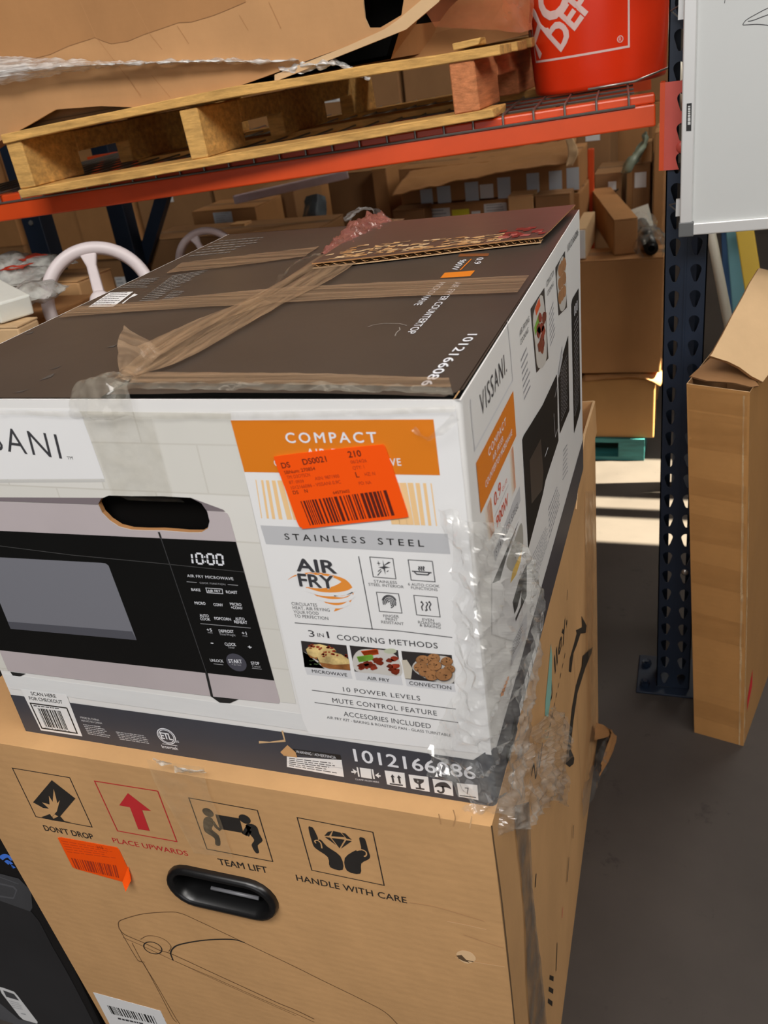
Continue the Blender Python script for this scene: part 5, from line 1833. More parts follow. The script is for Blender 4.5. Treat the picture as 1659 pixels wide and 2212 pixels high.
b.add([CFace.p3(p, -0.005) for p in vs], [tuple(reversed(f)) for f in fs], M_cc)
for H in ([Cq(*p) for p in outp], hole):
    n = len(H)
    b.add([CFace.p3(p) for p in H] + [CFace.p3(p, -0.005) for p in H], [(i, (i + 1) % n, n + (i + 1) % n, n + i) for i in range(n)], M_cardl)
b.build('front_panel', cc_)
a = Art(CFace, (0, 0, 0.5003))
a.poly([(-700, 330), (100, 262), (190, 236), (260, 200), (365, 162), (400, 178), (432, 190), (500, 178), (560, 150), (640, 120), (705, 95), (760, 92), (850, 62), (900, 40), (985, 0), (1010, -800), (-700, -800)], M_ccd, 1)
a.path([(100, 262), (190, 236), (260, 200), (365, 162), (400, 178), (432, 190), (500, 178), (560, 150), (640, 120), (705, 95), (760, 92), (850, 62), (900, 40), (985, 0)], 0.0011, mat('ply_edge', (140, 98, 58), rough=0.8), 2)
for p in ([(512, 0), (590, 150), (640, 215)], [(300, 0), (370, 160), (560, 420)], [(700, 110), (750, 190)], [(1085, 0), (1140, 120)], [(960, 60), (1000, 130)], [(500, 330), (560, 430)], [(600, 330), (680, 430)]):
    a.path(p, 0.0014, mat('crease_tan', (172, 124, 78), rough=0.8), 2)
a.build('torn_liner', cc_, label='darker upper ply torn along a wavy edge')
# body behind the panel
b = MB()
p = [pl(-0.10, cf0 + 0.012, PH + 0.002), pl(0.74, cf0 + 0.05, PH + 0.003), pl(0.93, cf0 + 0.70, PH + 0.003), pl(-0.10, cf0 + 0.75, PH + 0.002),
     pl(-0.16, cf0 + 0.012, PH + 0.44), pl(0.96, cf0 + 0.10, PH + 0.44), pl(1.00, cf0 + 0.75, PH + 0.44), pl(-0.16, cf0 + 0.75, PH + 0.44)]
b.add(p, [(3, 2, 1, 0), (1, 2, 6, 5), (2, 3, 7, 6), (3, 0, 4, 7), (4, 5, 6, 7)], M_card2)
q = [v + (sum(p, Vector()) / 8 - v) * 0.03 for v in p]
b.add(q, [(0, 1, 2, 3), (5, 6, 2, 1), (6, 7, 3, 2), (7, 4, 0, 3)], M_shade)
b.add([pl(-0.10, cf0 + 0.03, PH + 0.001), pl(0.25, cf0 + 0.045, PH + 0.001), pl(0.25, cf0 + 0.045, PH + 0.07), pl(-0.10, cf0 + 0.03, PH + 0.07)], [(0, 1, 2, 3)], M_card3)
b.add([v + PY * 0.05 for v in (p[0], p[1], p[5], p[4])], [(0, 1, 2, 3)], M_shade)  # added near-black sheet, painting the shade seen through the hole
b.build('body', cc_)
# lower right folded panel, in the shade under the torn edge
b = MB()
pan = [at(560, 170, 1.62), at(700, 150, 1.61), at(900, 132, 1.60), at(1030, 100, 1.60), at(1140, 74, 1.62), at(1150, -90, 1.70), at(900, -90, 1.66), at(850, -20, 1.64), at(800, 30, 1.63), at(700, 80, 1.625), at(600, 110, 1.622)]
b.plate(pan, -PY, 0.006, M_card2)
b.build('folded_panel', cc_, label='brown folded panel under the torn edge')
b = MB()
cp = lambda x, y: CFace.px(x, y, 0.003)
b.plate([cp(830, 40), cp(900, -22), cp(960, -120), cp(990, -120), cp(925, -4), cp(850, 62), cp(720, 116), cp(560, 182), cp(560, 166), cp(720, 100), cp(800, 62)], -PY, 0.005, M_cardl, M_card)
b.build('bent_edge', cc_, label='pale bent edge of the board')
b = MB()
b.plate([at(820, 100, 1.60), at(840, 92, 1.60), at(850, 108, 1.60), at(842, 112, 1.60)], -PY, 0.002, M_cardl)
b.build('torn_scrap', cc_)
# lifted flap low left
b = MB()
b.sheet([[at(-120, 372, 1.80), at(0, 318, 1.78), at(60, 276, 1.77), at(112, 240, 1.765)], [at(-120, 362, 1.74), at(0, 300, 1.74), at(52, 268, 1.735), at(108, 236, 1.73)]], 16, 4, M_cc, 0.0015, 20, 2)
b.build('bottom_flap', cc_, solid=0.005, label='bottom flap bent outwards at the left')
# reddish stretch film over the right end
M_redfilm = film('amber_stretch_film', (190, 112, 74), 0.5, rough=0.18, streak=(2, 2, 2), scale=7, bump=0.5)
b = MB()
b.sheet([[at(880, -60, 1.585), at(905, 0, 1.58), at(940, 60, 1.575)], [at(990, -60, 1.57), at(1010, 20, 1.565), at(1040, 66, 1.56)], [at(1090, -60, 1.58), at(1100, 40, 1.57), at(1110, 72, 1.565)], [at(1160, -60, 1.62), at(1150, 30, 1.61), at(1145, 66, 1.60)]], 26, 18, M_redfilm, 0.006, 12, 4)
b.build('stretch_film', cc_, smooth=True, label='amber stretch film over the right end')
# rope of stretch film along the front
M_rope = film('white_stretch_film', (244, 242, 238), 0.9, rough=0.12, streak=(1.5, 10, 40), scale=8, bump=0.8, lo=0.4, gloss=1.5)
b = MB()
top = [(-60, 116), (0, 119), (100, 124), (210, 131), (330, 130), (450, 125), (560, 124), (640, 122)]
bot = [(-60, 190), (0, 184), (100, 166), (210, 148), (330, 141), (450, 138), (560, 142), (650, 136)]
D0 = 1.60
mids = [((t[0] + u[0]) / 2, (t[1] + u[1]) / 2) for t, u in zip(top, bot)]
dd = [1.615, 1.60, 1.585, 1.57, 1.56, 1.55, 1.545, 1.54]
b.sheet([[at(*p, d) for p, d in zip(top, dd)], [at(*p, d - 0.03) for p, d in zip(mids, dd)], [at(*p, d) for p, d in zip(bot, dd)]], 150, 22, M_rope, 0.0035, 30, 6)
b.build('film_rope', cc_, smooth=True, label='twisted rope of clear stretch film across the front')
b = MB()
b.sheet([[at(600, 126, 1.535), at(680, 122, 1.525), at(740, 128, 1.515), at(790, 160, 1.505)], [at(605, 152, 1.53), at(670, 140, 1.515), at(730, 140, 1.50), at(800, 172, 1.495)], [at(650, 160, 1.53), at(690, 150, 1.525), at(735, 146, 1.51), at(782, 172, 1.505)]], 60, 14, M_rope, 0.006, 30, 9)
b.build('film_rope', cc_, smooth=True, label='loose end of the film rope')

# ================================================================== orange bucket
M_bucket = mat('orange_bucket_plastic', (236, 56, 20), rough=0.3, spec=0.5, var=0.04, scale=5)
M_blogo = mat('bucket_white_print', (236, 205, 198), rough=0.4)
BC = rk(-0.125, 0.33, DECK + 0.0045)
BC = at(1296, 188, 1.752)
BC.z = rk((BC - BR).dot(EX), 0.3, DECK + 0.0045).z
bu = thing('bucket', 'orange plastic bucket with white lettering on the rack beside the blue post', 'bucket', BC)
bR = Matrix.Rotation(0.040, 4, Vector((0, -1, 0)))
def bk_(r, t, z): return BC + bR @ Vector((r * math.cos(t), r * math.sin(t), z))
def brad(z): return 0.1295 + 0.055 * z
b = MB()
b.lathe([(0.0, 0.006), (0.118, 0.004), (0.124, 0.0), (0.1285, 0.002), (brad(0.01), 0.01), (brad(0.19), 0.19), (brad(0.37), 0.37)], M_bucket, BC, 72, bR)
b.lathe([(brad(0.37), 0.37), (brad(0.37) - 0.003, 0.37), (0.122, 0.02), (0.0, 0.02)], M_bucket, BC, 72, bR)
b.build('body', bu, smooth=True)
b = MB()
for z in (0.30, 0.325, 0.362):
    b.lathe([(brad(z), z - 0.004), (brad(z) + 0.006, z - 0.002), (brad(z) + 0.006, z + 0.002), (brad(z), z + 0.004)], M_bucket, BC, 72, bR)
b.build('rim_ribs', bu, smooth=True)
cdir = CAM - BC
ph0 = math.atan2(cdir.y, cdir.x)


def onb(s_, z, h=0.0004):
    """s_: metres round the side, positive to the right as seen; z: height"""
    return bk_(brad(z) + h, ph0 + s_ / 0.135, z)


LS = 0.212
sc_ = -0.048
lz0 = 0.064


def logo_text(b, txt, a0, a1, cap_h, bold):
    """baseline ends in unit logo square coordinates"""
    vs, fs = glyphs(txt, 0.0, 1.0)
    x0, x1 = min(v[0] for v in vs), max(v[0] for v in vs)
    y1 = max(v[1] for v in vs)
    a0, a1 = Vector(a0), Vector(a1)
    d = a1 - a0
    u = d.normalized()
    up = Vector((-u.y, u.x))
    P = [a0 + d * ((v[0] - x0) / (x1 - x0)) + up * (v[1] / y1 * cap_h) for v in vs]
    # split long faces is not needed: letters are small against the curve
    b.add([onb(sc_ - LS / 2 + p.x * LS, lz0 + p.y * LS, 0.0007) for p in P], fs, M_blogo)


b = MB()
lg = 0.018
def lq(pts, n=16):
    a0, a1 = Vector(pts[0]), Vector(pts[1])
    d = (a1 - a0).normalized()
    nn = Vector((-d.y, d.x)) * lg / 2
    V = []
    for i in range(n + 1):
        p = a0.lerp(a1, i / n)
        for q in (p - nn, p + nn):
            V.append(onb(sc_ - LS / 2 + q.x * LS, lz0 + q.y * LS, 0.0006))
    b.add(V, [(2 * i, 2 * i + 2, 2 * i + 3, 2 * i + 1) for i in range(n)], M_blogo)
lq([(-lg / 2, 0), (1 + lg / 2, 0)])
lq([(1, 0), (1, 1)])
lq([(1 + lg / 2, 1), (-lg / 2, 1)])
lq([(0, 1), (0, 0)])
for dx, dy in ((.008, 0), (-.008, 0), (0, 0)):
    logo_text(b, 'THE', (0.09 + dx, 0.56 + dy), (0.34 + dx, 0.81 + dy), 0.13, 0.004)
for dx, dy in ((.013, 0), (-.013, 0), (0, .013), (0, -.013), (0, 0)):
    logo_text(b, 'HOME', (0.09 + dx, 0.03 + dy), (1.0 + dx, 0.94 + dy), 0.30, 0.004)
    logo_text(b, 'DEPOT', (0.38 + dx, 0.06 + dy), (0.99 + dx, 0.67 + dy), 0.20, 0.004)
vs = []
n = 20
for r in (0.022, 0.028):
    for k in range(n):
        t = 2 * PI * k / n
        vs.append(onb(sc_ - LS / 2 + (0.92 + r * math.cos(t)) * LS, lz0 + (0.07 + r * math.sin(t)) * LS, 0.0007))
b.add(vs, [(k, (k + 1) % n, n + (k + 1) % n, n + k) for k in range(n)], M_blogo)
logo_text(b, 'R', (0.909, 0.055), (0.931, 0.055), 0.030, 0.0)
b.build('bucket_print', bu, label='white square outline with diagonal white lettering')
b = MB()
hp = [onb(0.20, 0.30, 0.004), onb(0.195, 0.18, 0.012), onb(0.18, 0.06, 0.012), onb(0.15, 0.014, 0.014), onb(0.06, 0.004, 0.02), onb(-0.02, 0.004, 0.02)]
b.tube([v for v in hp], 0.0022, mat('handle_wire', (190, 186, 180), rough=0.3, metal=0.7), 6)
b.build('wire_handle', bu, smooth=True)

# ================================================================== whiteboard
WY = 1.03
WF = Face(on(1468, 508, 1, WY), Vector((1, 0.0, 0.02)), Vector((-0.02, 0.0, 1.0)), (0, -1, 0))
M_wb = mat('whiteboard_enamel', (198, 200, 198), rough=0.3, spec=0.5, var=0.015, scale=3)
M_alu = mat('aluminium_frame', (214, 214, 212), rough=0.35, metal=0.3)
wb = thing('whiteboard', 'white dry erase board with aluminium frame hung in front of the blue post', 'whiteboard', WF.o)


def wbx(b, u0, v0, u1, v1, h0, h1, m):
    b.hexa([WF.p3((u, v), h) for v in (v0, v1) for u, h in ((u0, h1), (u1, h1), (u1, h0), (u0, h0))], m)


WWD, WHT, fw = 0.9, 0.62, 0.020
b = MB(); wbx(b, 0.01, 0.01, WWD - 0.01, WHT - 0.01, -0.004, 0.004, M_wb); b.build('writing_surface', wb)
for u0, v0, u1, v1 in ((0.0, 0.020, fw, WHT - 0.02), (WWD - fw, 0.020, WWD, WHT - 0.02), (0.02, 0.0, WWD - 0.02, fw), (0.02, WHT - fw, WWD - 0.02, WHT)):
    b = MB(); wbx(b, u0, v0, u1, v1, -0.010, 0.010, M_alu); b.build('frame_bar', wb, bevel=0.002)
for u0, v0 in ((-0.002, -0.002), (WWD - 0.022, -0.002), (-0.002, WHT - 0.022), (WWD - 0.022, WHT - 0.022)):
    b = MB(); wbx(b, u0, v0, u0 + 0.025, v0 + 0.025, -0.011, 0.0112, mat('grey_corner_cap', (96, 98, 98), rough=0.5)); b.build('corner_cap', wb, bevel=0.002)
a = Art(WF, (1400, 0, 0.18088))
a.base = 112
a.poly([(462, 1230), (522, 1224), (516, 1555), (456, 1558)], M_black, 0)
a.greek([(505, 1255), (508, 1530), (474, 1534), (478, 1258)], M_wb, 1, 1, 4, 1.0)
a.build('frame_tag', wb, label='black tag with pale print on the left frame')
a = Art(WF, (1400, 0, 0.18088))
a.base = 44
Mk = mat('marker_ink', (60, 60, 62), rough=0.5)
a.curve([(1700, -60), (1430, 95), (1370, 125), (1190, 225), (1140, 275), (1135, 297), (1180, 296), (1300, 290), (1432, 302), (1700, 340)], 0.0011, Mk, 0, 6)
a.curve([(1700, 100), (1432, 176), (1260, 240), (1190, 254)], 0.0012, Mk, 0, 6)
a.path([(918, 0), (912, 40)], 0.0009, Mk, 0)
a.build('marker_scribble', wb, label='thin dark marker scribble at the upper right')
for px_, py_ in ((1474, 20), (1468, 448)):
    b = MB()
    c0 = on(px_, py_, 1, WY + 0.012)
    b.box(c0 + Vector((-0.006, -0.004, -0.014)), c0 + Vector((0.003, 0.006, 0.014)), M_alu)
    b.tube([c0 + Vector((-0.004, 0.006, 0.006)), c0 + Vector((-0.018, 0.03, 0.0)), c0 + Vector((-0.004, 0.03, -0.012)), c0 + Vector((0.0, 0.008, -0.012))], 0.0012, M_zinc, 6)
    b.build('hanging_clip', wb)

# ================================================================== tall carton at the right
tc_ = thing('tall_carton', 'tall narrow brown taped carton with a torn open flap standing before the blue post', 'carton', (0.83, 1.08, 0))
t0, t1 = Vector((0.777, 0.95, 0)), Vector((0.877, 0.926, 0))
tb = Vector((0.072, 0.285, 0))
up_ = Vector((-0.0505, 0.0, 0.822))
up2 = Vector((-0.0465, 0.0, 0.815))
T8 = [t0, t1, t1 + tb, t0 + tb, t0 + up_, t1 + up2, t1 + tb + up2, t0 + tb + up_]
M_tallc = card('taped_cardboard', (170, 124, 72))
MATS['taped_cardboard'].node_tree.nodes['Principled BSDF'].inputs['Coat Weight'].default_value = 0.25
MATS['taped_cardboard'].node_tree.nodes['Principled BSDF'].inputs['Coat Roughness'].default_value = 0.25
b = MB()
b.add(T8, [(3, 2, 1, 0), (0, 1, 5, 4), (1, 2, 6, 5), (2, 3, 7, 6), (3, 0, 4, 7)], M_tallc)
cen = sum(T8, Vector()) / 8
Q8 = [v + (cen - v).normalized() * 0.006 for v in T8]
for i in range(4, 8): Q8[i] = Vector((Q8[i].x, Q8[i].y, T8[i].z))
b.add(Q8, [(0, 1, 2, 3), (4, 5, 1, 0), (5, 6, 2, 1), (6, 7, 3, 2), (7, 4, 0, 3)], M_card3)
b.add(T8[4:] + Q8[4:], [(i, (i + 1) % 4, 4 + (i + 1) % 4, 4 + i) for i in range(4)], M_cardl)
b.build('body', tc_)
TFc = Face(t0, (t1 - t0), up_, None)
fn = (t1 - t0).cross(up_).normalized()
if fn.y > 0: fn = -fn
TFc = Face(t0, (t1 - t0), Vector((-0.0485, 0, 0.82)), fn)
for v0, v1, s_ in ((0.775, 0.818, 1), (0.70, 0.772, 2), (0.60, 0.64, 3), (0.40, 0.452, 4), (0.27, 0.33, 5), (0.05, 0.10, 6), (0.50, 0.56, 7)):
    b = MB()
    b.sheet([[TFc.p3((0.001, v0), 0.0012), TFc.p3((0.101, v0 - 0.004), 0.0012)], [TFc.p3((0.001, v1), 0.0012), TFc.p3((0.101, v1 - 0.006), 0.0012)]], 20, 4, film('amber_carton_tape', (160, 116, 68), 0.15, rough=0.1, streak=(2, 2, 12), scale=4, bump=0.4), 0.0012, 30, s_)
    b.build('tape_band', tc_, smooth=True)
b = MB()
b.sheet([[TFc.p3((0.094, 0.0), 0.002), TFc.p3((0.094, 0.4), 0.003), TFc.p3((0.094, 0.81), 0.002)], [t1 + Vector((0.002, 0.004, 0)), t1 + up2 * 0.5 + Vector((0.003, 0.006, 0)), t1 + up2 + Vector((0.002, 0.006, -0.01))]], 40, 3, film('clear_edge_tape', (214, 190, 150), 0.35, rough=0.1, scale=12), 0.0012, 30, 3)
b.build('tape', tc_, smooth=True, label='clear tape down the front corner')
SN = (t1 + tb - t1)
RFc = Face(t1, tb, Vector((-0.0465, 0, 0.815)), None)
a = Art(RFc, None)
a.raw([(0.03, 0.075), (0.075, 0.11), (0.075, 0.155), (0.03, 0.11)], mat('red_label', (206, 30, 40), rough=0.5), 1)
a.build('red_sticker', tc_, label='red sticker low on the side')
b = MB()
fl_o = [(450, 1580), (470, 1560), (520, 1465), (575, 1370), (680, 1165), (800, 950), (860, 830), (960, 668), (1100, 700), (1300, 760), (1250, 1500), (1000, 1852), (930, 1815), (880, 1790), (760, 1700), (640, 1640)]
def fd(x, y): return 1.535 - 0.06 * (y - 700) / 1150 + 0.02 * (x - 450) / 600
P_ = [at(1440 + x * 0.20792, 440 + y * 0.20792, fd(x, y)) for x, y in fl_o]
nn = (P_[8] - P_[0]).cross(P_[11] - P_[0])
if nn.dot(CAM - P_[0]) < 0: nn = -nn
b.plate(P_, nn, 0.006, M_cardl, M_card2)
b.build('open_flap', tc_, label='pale torn flap standing open')
b = MB()
fl_i = [(245, 1790), (300, 1740), (460, 1600), (640, 1640), (880, 1790), (960, 1890), (880, 1905), (700, 1860), (420, 1840)]
P_ = [at(1440 + x * 0.20792, 440 + y * 0.20792, 1.53 - 0.04 * (x - 245) / 700 + 0.05 * (1890 - y) / 290) for x, y in fl_i]
b.plate(P_, nn, 0.005, M_card3)
b.build('inner_flap', tc_, label='shaded inner flap below the open flap')
# ================================================================== the warehouse shell
M_floor = mat('concrete_floor', (64, 58, 54), rough=0.6, spec=0.35, var=0.16, scale=3.0, detail=8, bump=0.05, wear=((48, 43, 40), 9.0, 0.60))
M_wall = mat('warehouse_wall', (128, 118, 104), rough=0.8, var=0.08, scale=2)
M_roof = mat('warehouse_roof', (120, 116, 110), rough=0.8)
RX0, RX1, RY0, RY1, RH = -6.5, 7.5, -6.0, 9.5, 6.0
b = MB(); b.box((RX0, RY0, -0.2), (RX1, RY1, 0.0), M_floor); tag(b.build('floor'), kind='structure')
for nm, lo, hi in (('wall_back', (RX0, RY1, 0), (RX1, RY1 + 0.2, RH)), ('wall_front', (RX0, RY0 - 0.2, 0), (RX1, RY0, RH)), ('wall_left', (RX0 - 0.2, RY0, 0), (RX0, RY1, RH)), ('wall_right', (RX1, RY0, 0), (RX1 + 0.2, RY1, RH))):
    b = MB(); b.box(lo, hi, M_wall); tag(b.build(nm), kind='structure')
# roof with an unseen opening, added so sun lands behind the rack post
SK = Vector((0.57, 2.04, 0.0)) - SUN_DIR * ((RH + 0.05) / -SUN_DIR.z)
hx, hy = 0.26, 0.30
b = MB()
vs, fs = minus([(RX0, RY0), (RX1, RY0), (RX1, RY1), (RX0, RY1)], [[(SK.x - hx, SK.y - hy), (SK.x + hx, SK.y - hy), (SK.x + hx, SK.y + hy), (SK.x - hx, SK.y + hy)]])
b.add([Vector((p[0], p[1], RH)) for p in vs], [tuple(reversed(f)) for f in fs], M_roof)
b.add([Vector((p[0], p[1], RH + 0.1)) for p in vs], fs, M_roof)
tag(b.build('ceiling'), kind='structure')
b = MB()
for dy, wd in ((0.02, 0.05), (-0.11, 0.06)):
    b.box((SK.x - hx, SK.y + dy - wd / 2, RH + 0.02), (SK.x + hx, SK.y + dy + wd / 2, RH + 0.06), M_alu)
tag(b.build('sun_stripe_bars'), kind='structure')  # unseen bars, added to throw dark stripes across the sun patch

# ================================================================== cartons
M_lab = mat('shipping_label_paper', (226, 226, 224), rough=0.5)
M_lab2 = mat('bluish_label_paper', (196, 206, 214), rough=0.4)
M_yel = mat('yellow_label_paper', (232, 220, 40), rough=0.5)
BROWNS = [M_card, M_card2, M_card3]


def carton(name, label, lo, hi, m, group=None, cat='carton', labels=(), tape=True, rz=0.0, flaps=True, bev=0.004):
    """closed carton: body, two top flaps with a seam, tape over the seam, labels on the front"""
    lo, hi = Vector(lo), Vector(hi)
    c = (lo + hi) / 2
    root = thing(name, label, cat, (c.x, c.y, lo.z), rz, group)
    R = Matrix.Rotation(rz, 4, 'Z')
    o = Vector((c.x, c.y, lo.z))
    def T(v): return o + (Vector(v))          # parts are written unrotated; the root's rotation turns them
    w, d, h = (hi - lo) / 2
    h = hi.z - lo.z
    b = MB(); b.box(T((-w, -d, 0)), T((w, d, h - 0.004)), m); b.build('body', root, bevel=bev)
    if flaps:
        for s_ in (-1, 1):
            b = MB()
            y0, y1 = (-d, -0.0015) if s_ < 0 else (0.0015, d)
            b.box(T((-w, y0, h - 0.004)), T((w, y1, h)), m)
            b.build('top_flap', root, bevel=0.001, seg=1)
    if tape:
        b = MB()
        b.add([T((-w - 0.0006, -0.024, h + 0.0006)), T((w + 0.0006, -0.024, h + 0.0006)), T((w + 0.0006, 0.024, h + 0.0006)), T((-w - 0.0006, 0.024, h + 0.0006))], [(0, 1, 2, 3)], M_tape)
        b.build('tape', root)
    for (u0, v0, u1, v1, lm) in labels:
        b = MB()
        b.box(T((-w + 2 * w * u0, -d - 0.0012, h * v0)), T((-w + 2 * w * u1, -d, h * v1)), lm)
        lb = b.build('label', root)
        if lm is not M_yel and (u1 - u0) * w > 0.03:
            g = MB()
            rr = random.Random(int(u0 * 1000) + int(v0 * 777))
            n = 5
            for i in range(n):
                y0 = v0 + (v1 - v0) * (i + 0.25) / n
                y1 = v0 + (v1 - v0) * (i + 0.6) / n
                x1 = u0 + (u1 - u0) * rr.uniform(.55, .9)
                g.add([T((-w + 2 * w * (u0 + (u1 - u0) * .1), -d - 0.0018, h * y0)), T((-w + 2 * w * x1, -d - 0.0018, h * y0)), T((-w + 2 * w * x1, -d - 0.0018, h * y1)), T((-w + 2 * w * (u0 + (u1 - u0) * .1), -d - 0.0018, h * y1))], [(0, 1, 2, 3)], I_dim)
            g.build('label_print', lb)
    return root


def pxc(name, label, yp, L, Rr, T, B, depth, m, plabels=(), **kw):
    """carton whose front face lies in the plane y=yp between these photo points; labels by their photo corners"""
    x0, x1 = on(*L, 1, yp).x, on(*Rr, 1, yp).x
    z1 = on(*T, 1, yp).z
    z0 = 0.0 if B is None else (B if isinstance(B, float) else on(*B, 1, yp).z)
    labs = []
    for (ax, ay, bx, by, lm) in plabels:
        xm, ym = (ax + bx) / 2, (ay + by) / 2
        labs.append(((on(ax, ym, 1, yp).x - x0) / (x1 - x0), (on(xm, by, 1, yp).z - z0) / (z1 - z0), (on(bx, ym, 1, yp).x - x0) / (x1 - x0), (on(xm, ay, 1, yp).z - z0) / (z1 - z0), lm))
    return carton(name, label, (x0, yp, z0), (x1, yp + depth, z1), m, labels=labs, **kw)


# ---- right-hand stack behind the post
YS = 2.32
M_teal = mat('teal_paint_wood', (46, 112, 112), rough=0.6, var=0.35, scale=7, stretch=(1, 6, 6))
zB0, zB1, zA1 = 0.086, on(1340, 806, 1, YS).z, on(1340, 560, 1, YS).z
xB1, xA1 = on(1414, 870, 1, YS).x, on(1430, 680, 1, YS).x
xP1 = on(1392, 965, 1, YS).x
pb = thing('pallet', 'teal painted pallet on the sunlit floor under the stacked brown cartons', 'pallet', (0.3, 2.6, 0))
for y in (YS + 0.002, YS + 0.086):
    b = MB(); b.box((0.0, y, 0), (xP1, y + 0.082, 0.014), M_teal); b.build('bottom_board', pb)
for x in (0.0, 0.2, xP1 - 0.09):
    for y in (YS + 0.002, YS + 0.086):
        b = MB(); b.box((x, y, 0.014), (x + 0.09, y + 0.082, 0.070), M_teal); b.build('block', pb)
for k in range(2):
    b = MB(); b.box((0.0, YS + 0.002 + k * 0.086, 0.070), (xP1, YS + 0.082 + k * 0.086, 0.085), M_teal); b.build('deck_board', pb)
carton('shipping_carton', 'glossy taped brown carton on the teal pallet behind the blue post', (0.10, YS + 0.012, zB0), (xB1, YS + 0.175, zB1 - 0.022), M_tallc)
carton('shipping_carton', 'large plain brown carton stacked on the glossy taped carton', (0.02, YS, zB1), (xA1, YS + 0.175, zA1), M_card2)
b = MB()
b.sheet([[Vector((0.38, YS + 0.005, zB1 - 0.03)), Vector((xB1 - 0.06, YS - 0.01, zB1 - 0.012)), Vector((xB1 + 0.015, YS, zB1 - 0.05))], [Vector((0.38, YS + 0.03, zB1 - 0.012)), Vector((xB1 - 0.06, YS + 0.03, zB1 - 0.006)), Vector((xB1 + 0.03, YS + 0.03, zB1 - 0.02))], [Vector((0.38, YS + 0.17, zB1 - 0.012)), Vector((xB1 - 0.06, YS + 0.17, zB1 - 0.006)), Vector((xB1 + 0.03, YS + 0.17, zB1 - 0.012))]], 20, 14, M_card2, 0.004, 22, 3)
o = b.build('loose_cardboard', None, smooth=True, solid=0.004)
tag(o, 'bent sheet of shiny brown cardboard between the two stacked cartons behind the post', 'cardboard sheet')
# long narrow carton and things on top of it
e0, e1 = on(1322, 546, 1, YS + 0.06), on(1374, 538, 1, YS + 0.06)
lw_ = (e1 - e0).length
carton('long_carton', 'long narrow brown carton lying end-on on top of the large plain carton', (e0.x - 0.065, YS + 0.05, zA1 + 0.001), (e0.x - 0.065 + lw_ * 0.98, YS + 0.70, zA1 + 0.115), M_card2, rz=0.22, tape=False)
b = MB()
ra, rb_ = on(1385, 505, 1, YS + 0.40), on(1407, 540, 1, YS + 0.01)
rb_.z = zA1 + 0.027
ra.z = zA1 + 0.027
b.tube([ra, rb_], 0.022, mat('black_rubber_rod', (20, 20, 20), rough=0.4), 14)
rod = thing('wrapped_rod', 'black tube end in clear plastic on top of the large plain carton', 'tube', (rb_.x, rb_.y + 0.2, zA1))
o = b.build('rod', rod, smooth=True)
b = MB()
b.lathe([(0.0, 0.0), (0.010, 0.0), (0.010, 0.004)], M_shade, rb_ + (rb_ - ra).normalized() * 0.001, 14, (rb_ - ra).to_track_quat('Z', 'Y').to_matrix().to_4x4())
b.build('bore', rod)
b = MB()
d = (rb_ - ra).normalized()
sd = d.cross(Vector((0, 0, 1))).normalized()
rows = []
for t in (0, .2, .4, .6, .8, 1.0):
    th = PI * (-0.25 + 1.5 * t)
    rows.append([ra.lerp(rb_, q) + (sd * math.cos(th) + Vector((0, 0, 1)) * math.sin(th)) * (0.034 + 0.018 * math.sin(q * 9)) for q in (0.1, .5, .8, 1.05)])
b.sheet(rows, 30, 26, M_film2, 0.010, 24, 5)
b.build('plastic_sleeve', rod, smooth=True)
b = MB()
b.plate([on(1345, 500, 1, 2.72), on(1412, 492, 1, 2.72), on(1400, 440, 1, 2.74), on(1338, 462, 1, 2.74)], (0, -1, 0.2), 0.012, mat('cream_panel', (226, 222, 206), rough=0.4))
o = b.build('flat_package', None, bevel=0.003)
tag(o, 'cream flat package standing behind the wrapped tube near the blue post', 'package')
s0, s1 = on(1240, 545, 1, YS + 0.02), on(1266, 540, 1, YS + 0.02)
b = MB(); b.box((s0.x, YS + 0.02, zA1 + 0.001), (s1.x, YS + 0.3, zA1 + 0.10), M_cardl); b.box((s0.x + .002, YS + 0.016, zA1 + 0.004), (s1.x - .002, YS + 0.02, zA1 + 0.096), M_lab)
# slim book-like carton beside the long one
o = b.build('slim_carton', None, bevel=0.004)
tag(o, 'slim pale carton wedged between the microwave carton and the long narrow carton', 'carton')

# ---- long labelled cartons on the back row
YB = 2.62
zl_ = on(1000, 437, 1, YB).z
pxc('long_carton', 'long brown carton with white and yellow labels just behind the microwave carton', YB, (862, 470), (1252, 440), (1000, 437), None, 0.30, M_card2,
    plabels=((927, 450, 973, 487, M_lab), (977, 452, 1014, 478, M_yel), (1019, 456, 1038, 470, M_lab), (1046, 439, 1095, 467, M_lab)))
pxc('long_carton', 'long brown carton with a row of bluish labels on the back row', YB + 0.02, (868, 440), (1250, 400), (1060, 348), zl_ + 0.004, 0.28, M_card2,
    plabels=((909, 408, 935, 450, M_lab2), (945, 402, 974, 444, M_lab2), (1005, 393, 1034, 437, M_lab2), (1037, 398, 1066, 428, M_lab), (1075, 383, 1103, 428, M_lab2), (1138, 374, 1165, 418, M_lab2), (1186, 369, 1214, 412, M_lab2), (1224, 362, 1251, 410, M_lab2)))
b = MB()
b.sheet([[at(845, 425, 2.95), at(960, 398, 2.93), at(1100, 372, 2.90), at(1232, 352, 2.88)], [at(868, 392, 3.02), at(970, 372, 3.0), at(1100, 350, 2.97), at(1240, 322, 2.94)], [at(900, 352, 3.3), at(990, 340, 3.3), at(1110, 322, 3.26), at(1246, 298, 3.22)]], 40, 16, M_card2, 0.006, 9, 4)
o = b.build('kraft_cover', None, smooth=True, solid=0.004)
tag(o, 'brown cardboard cover draped over the row of bluish labels', 'cardboard sheet')
b = MB()
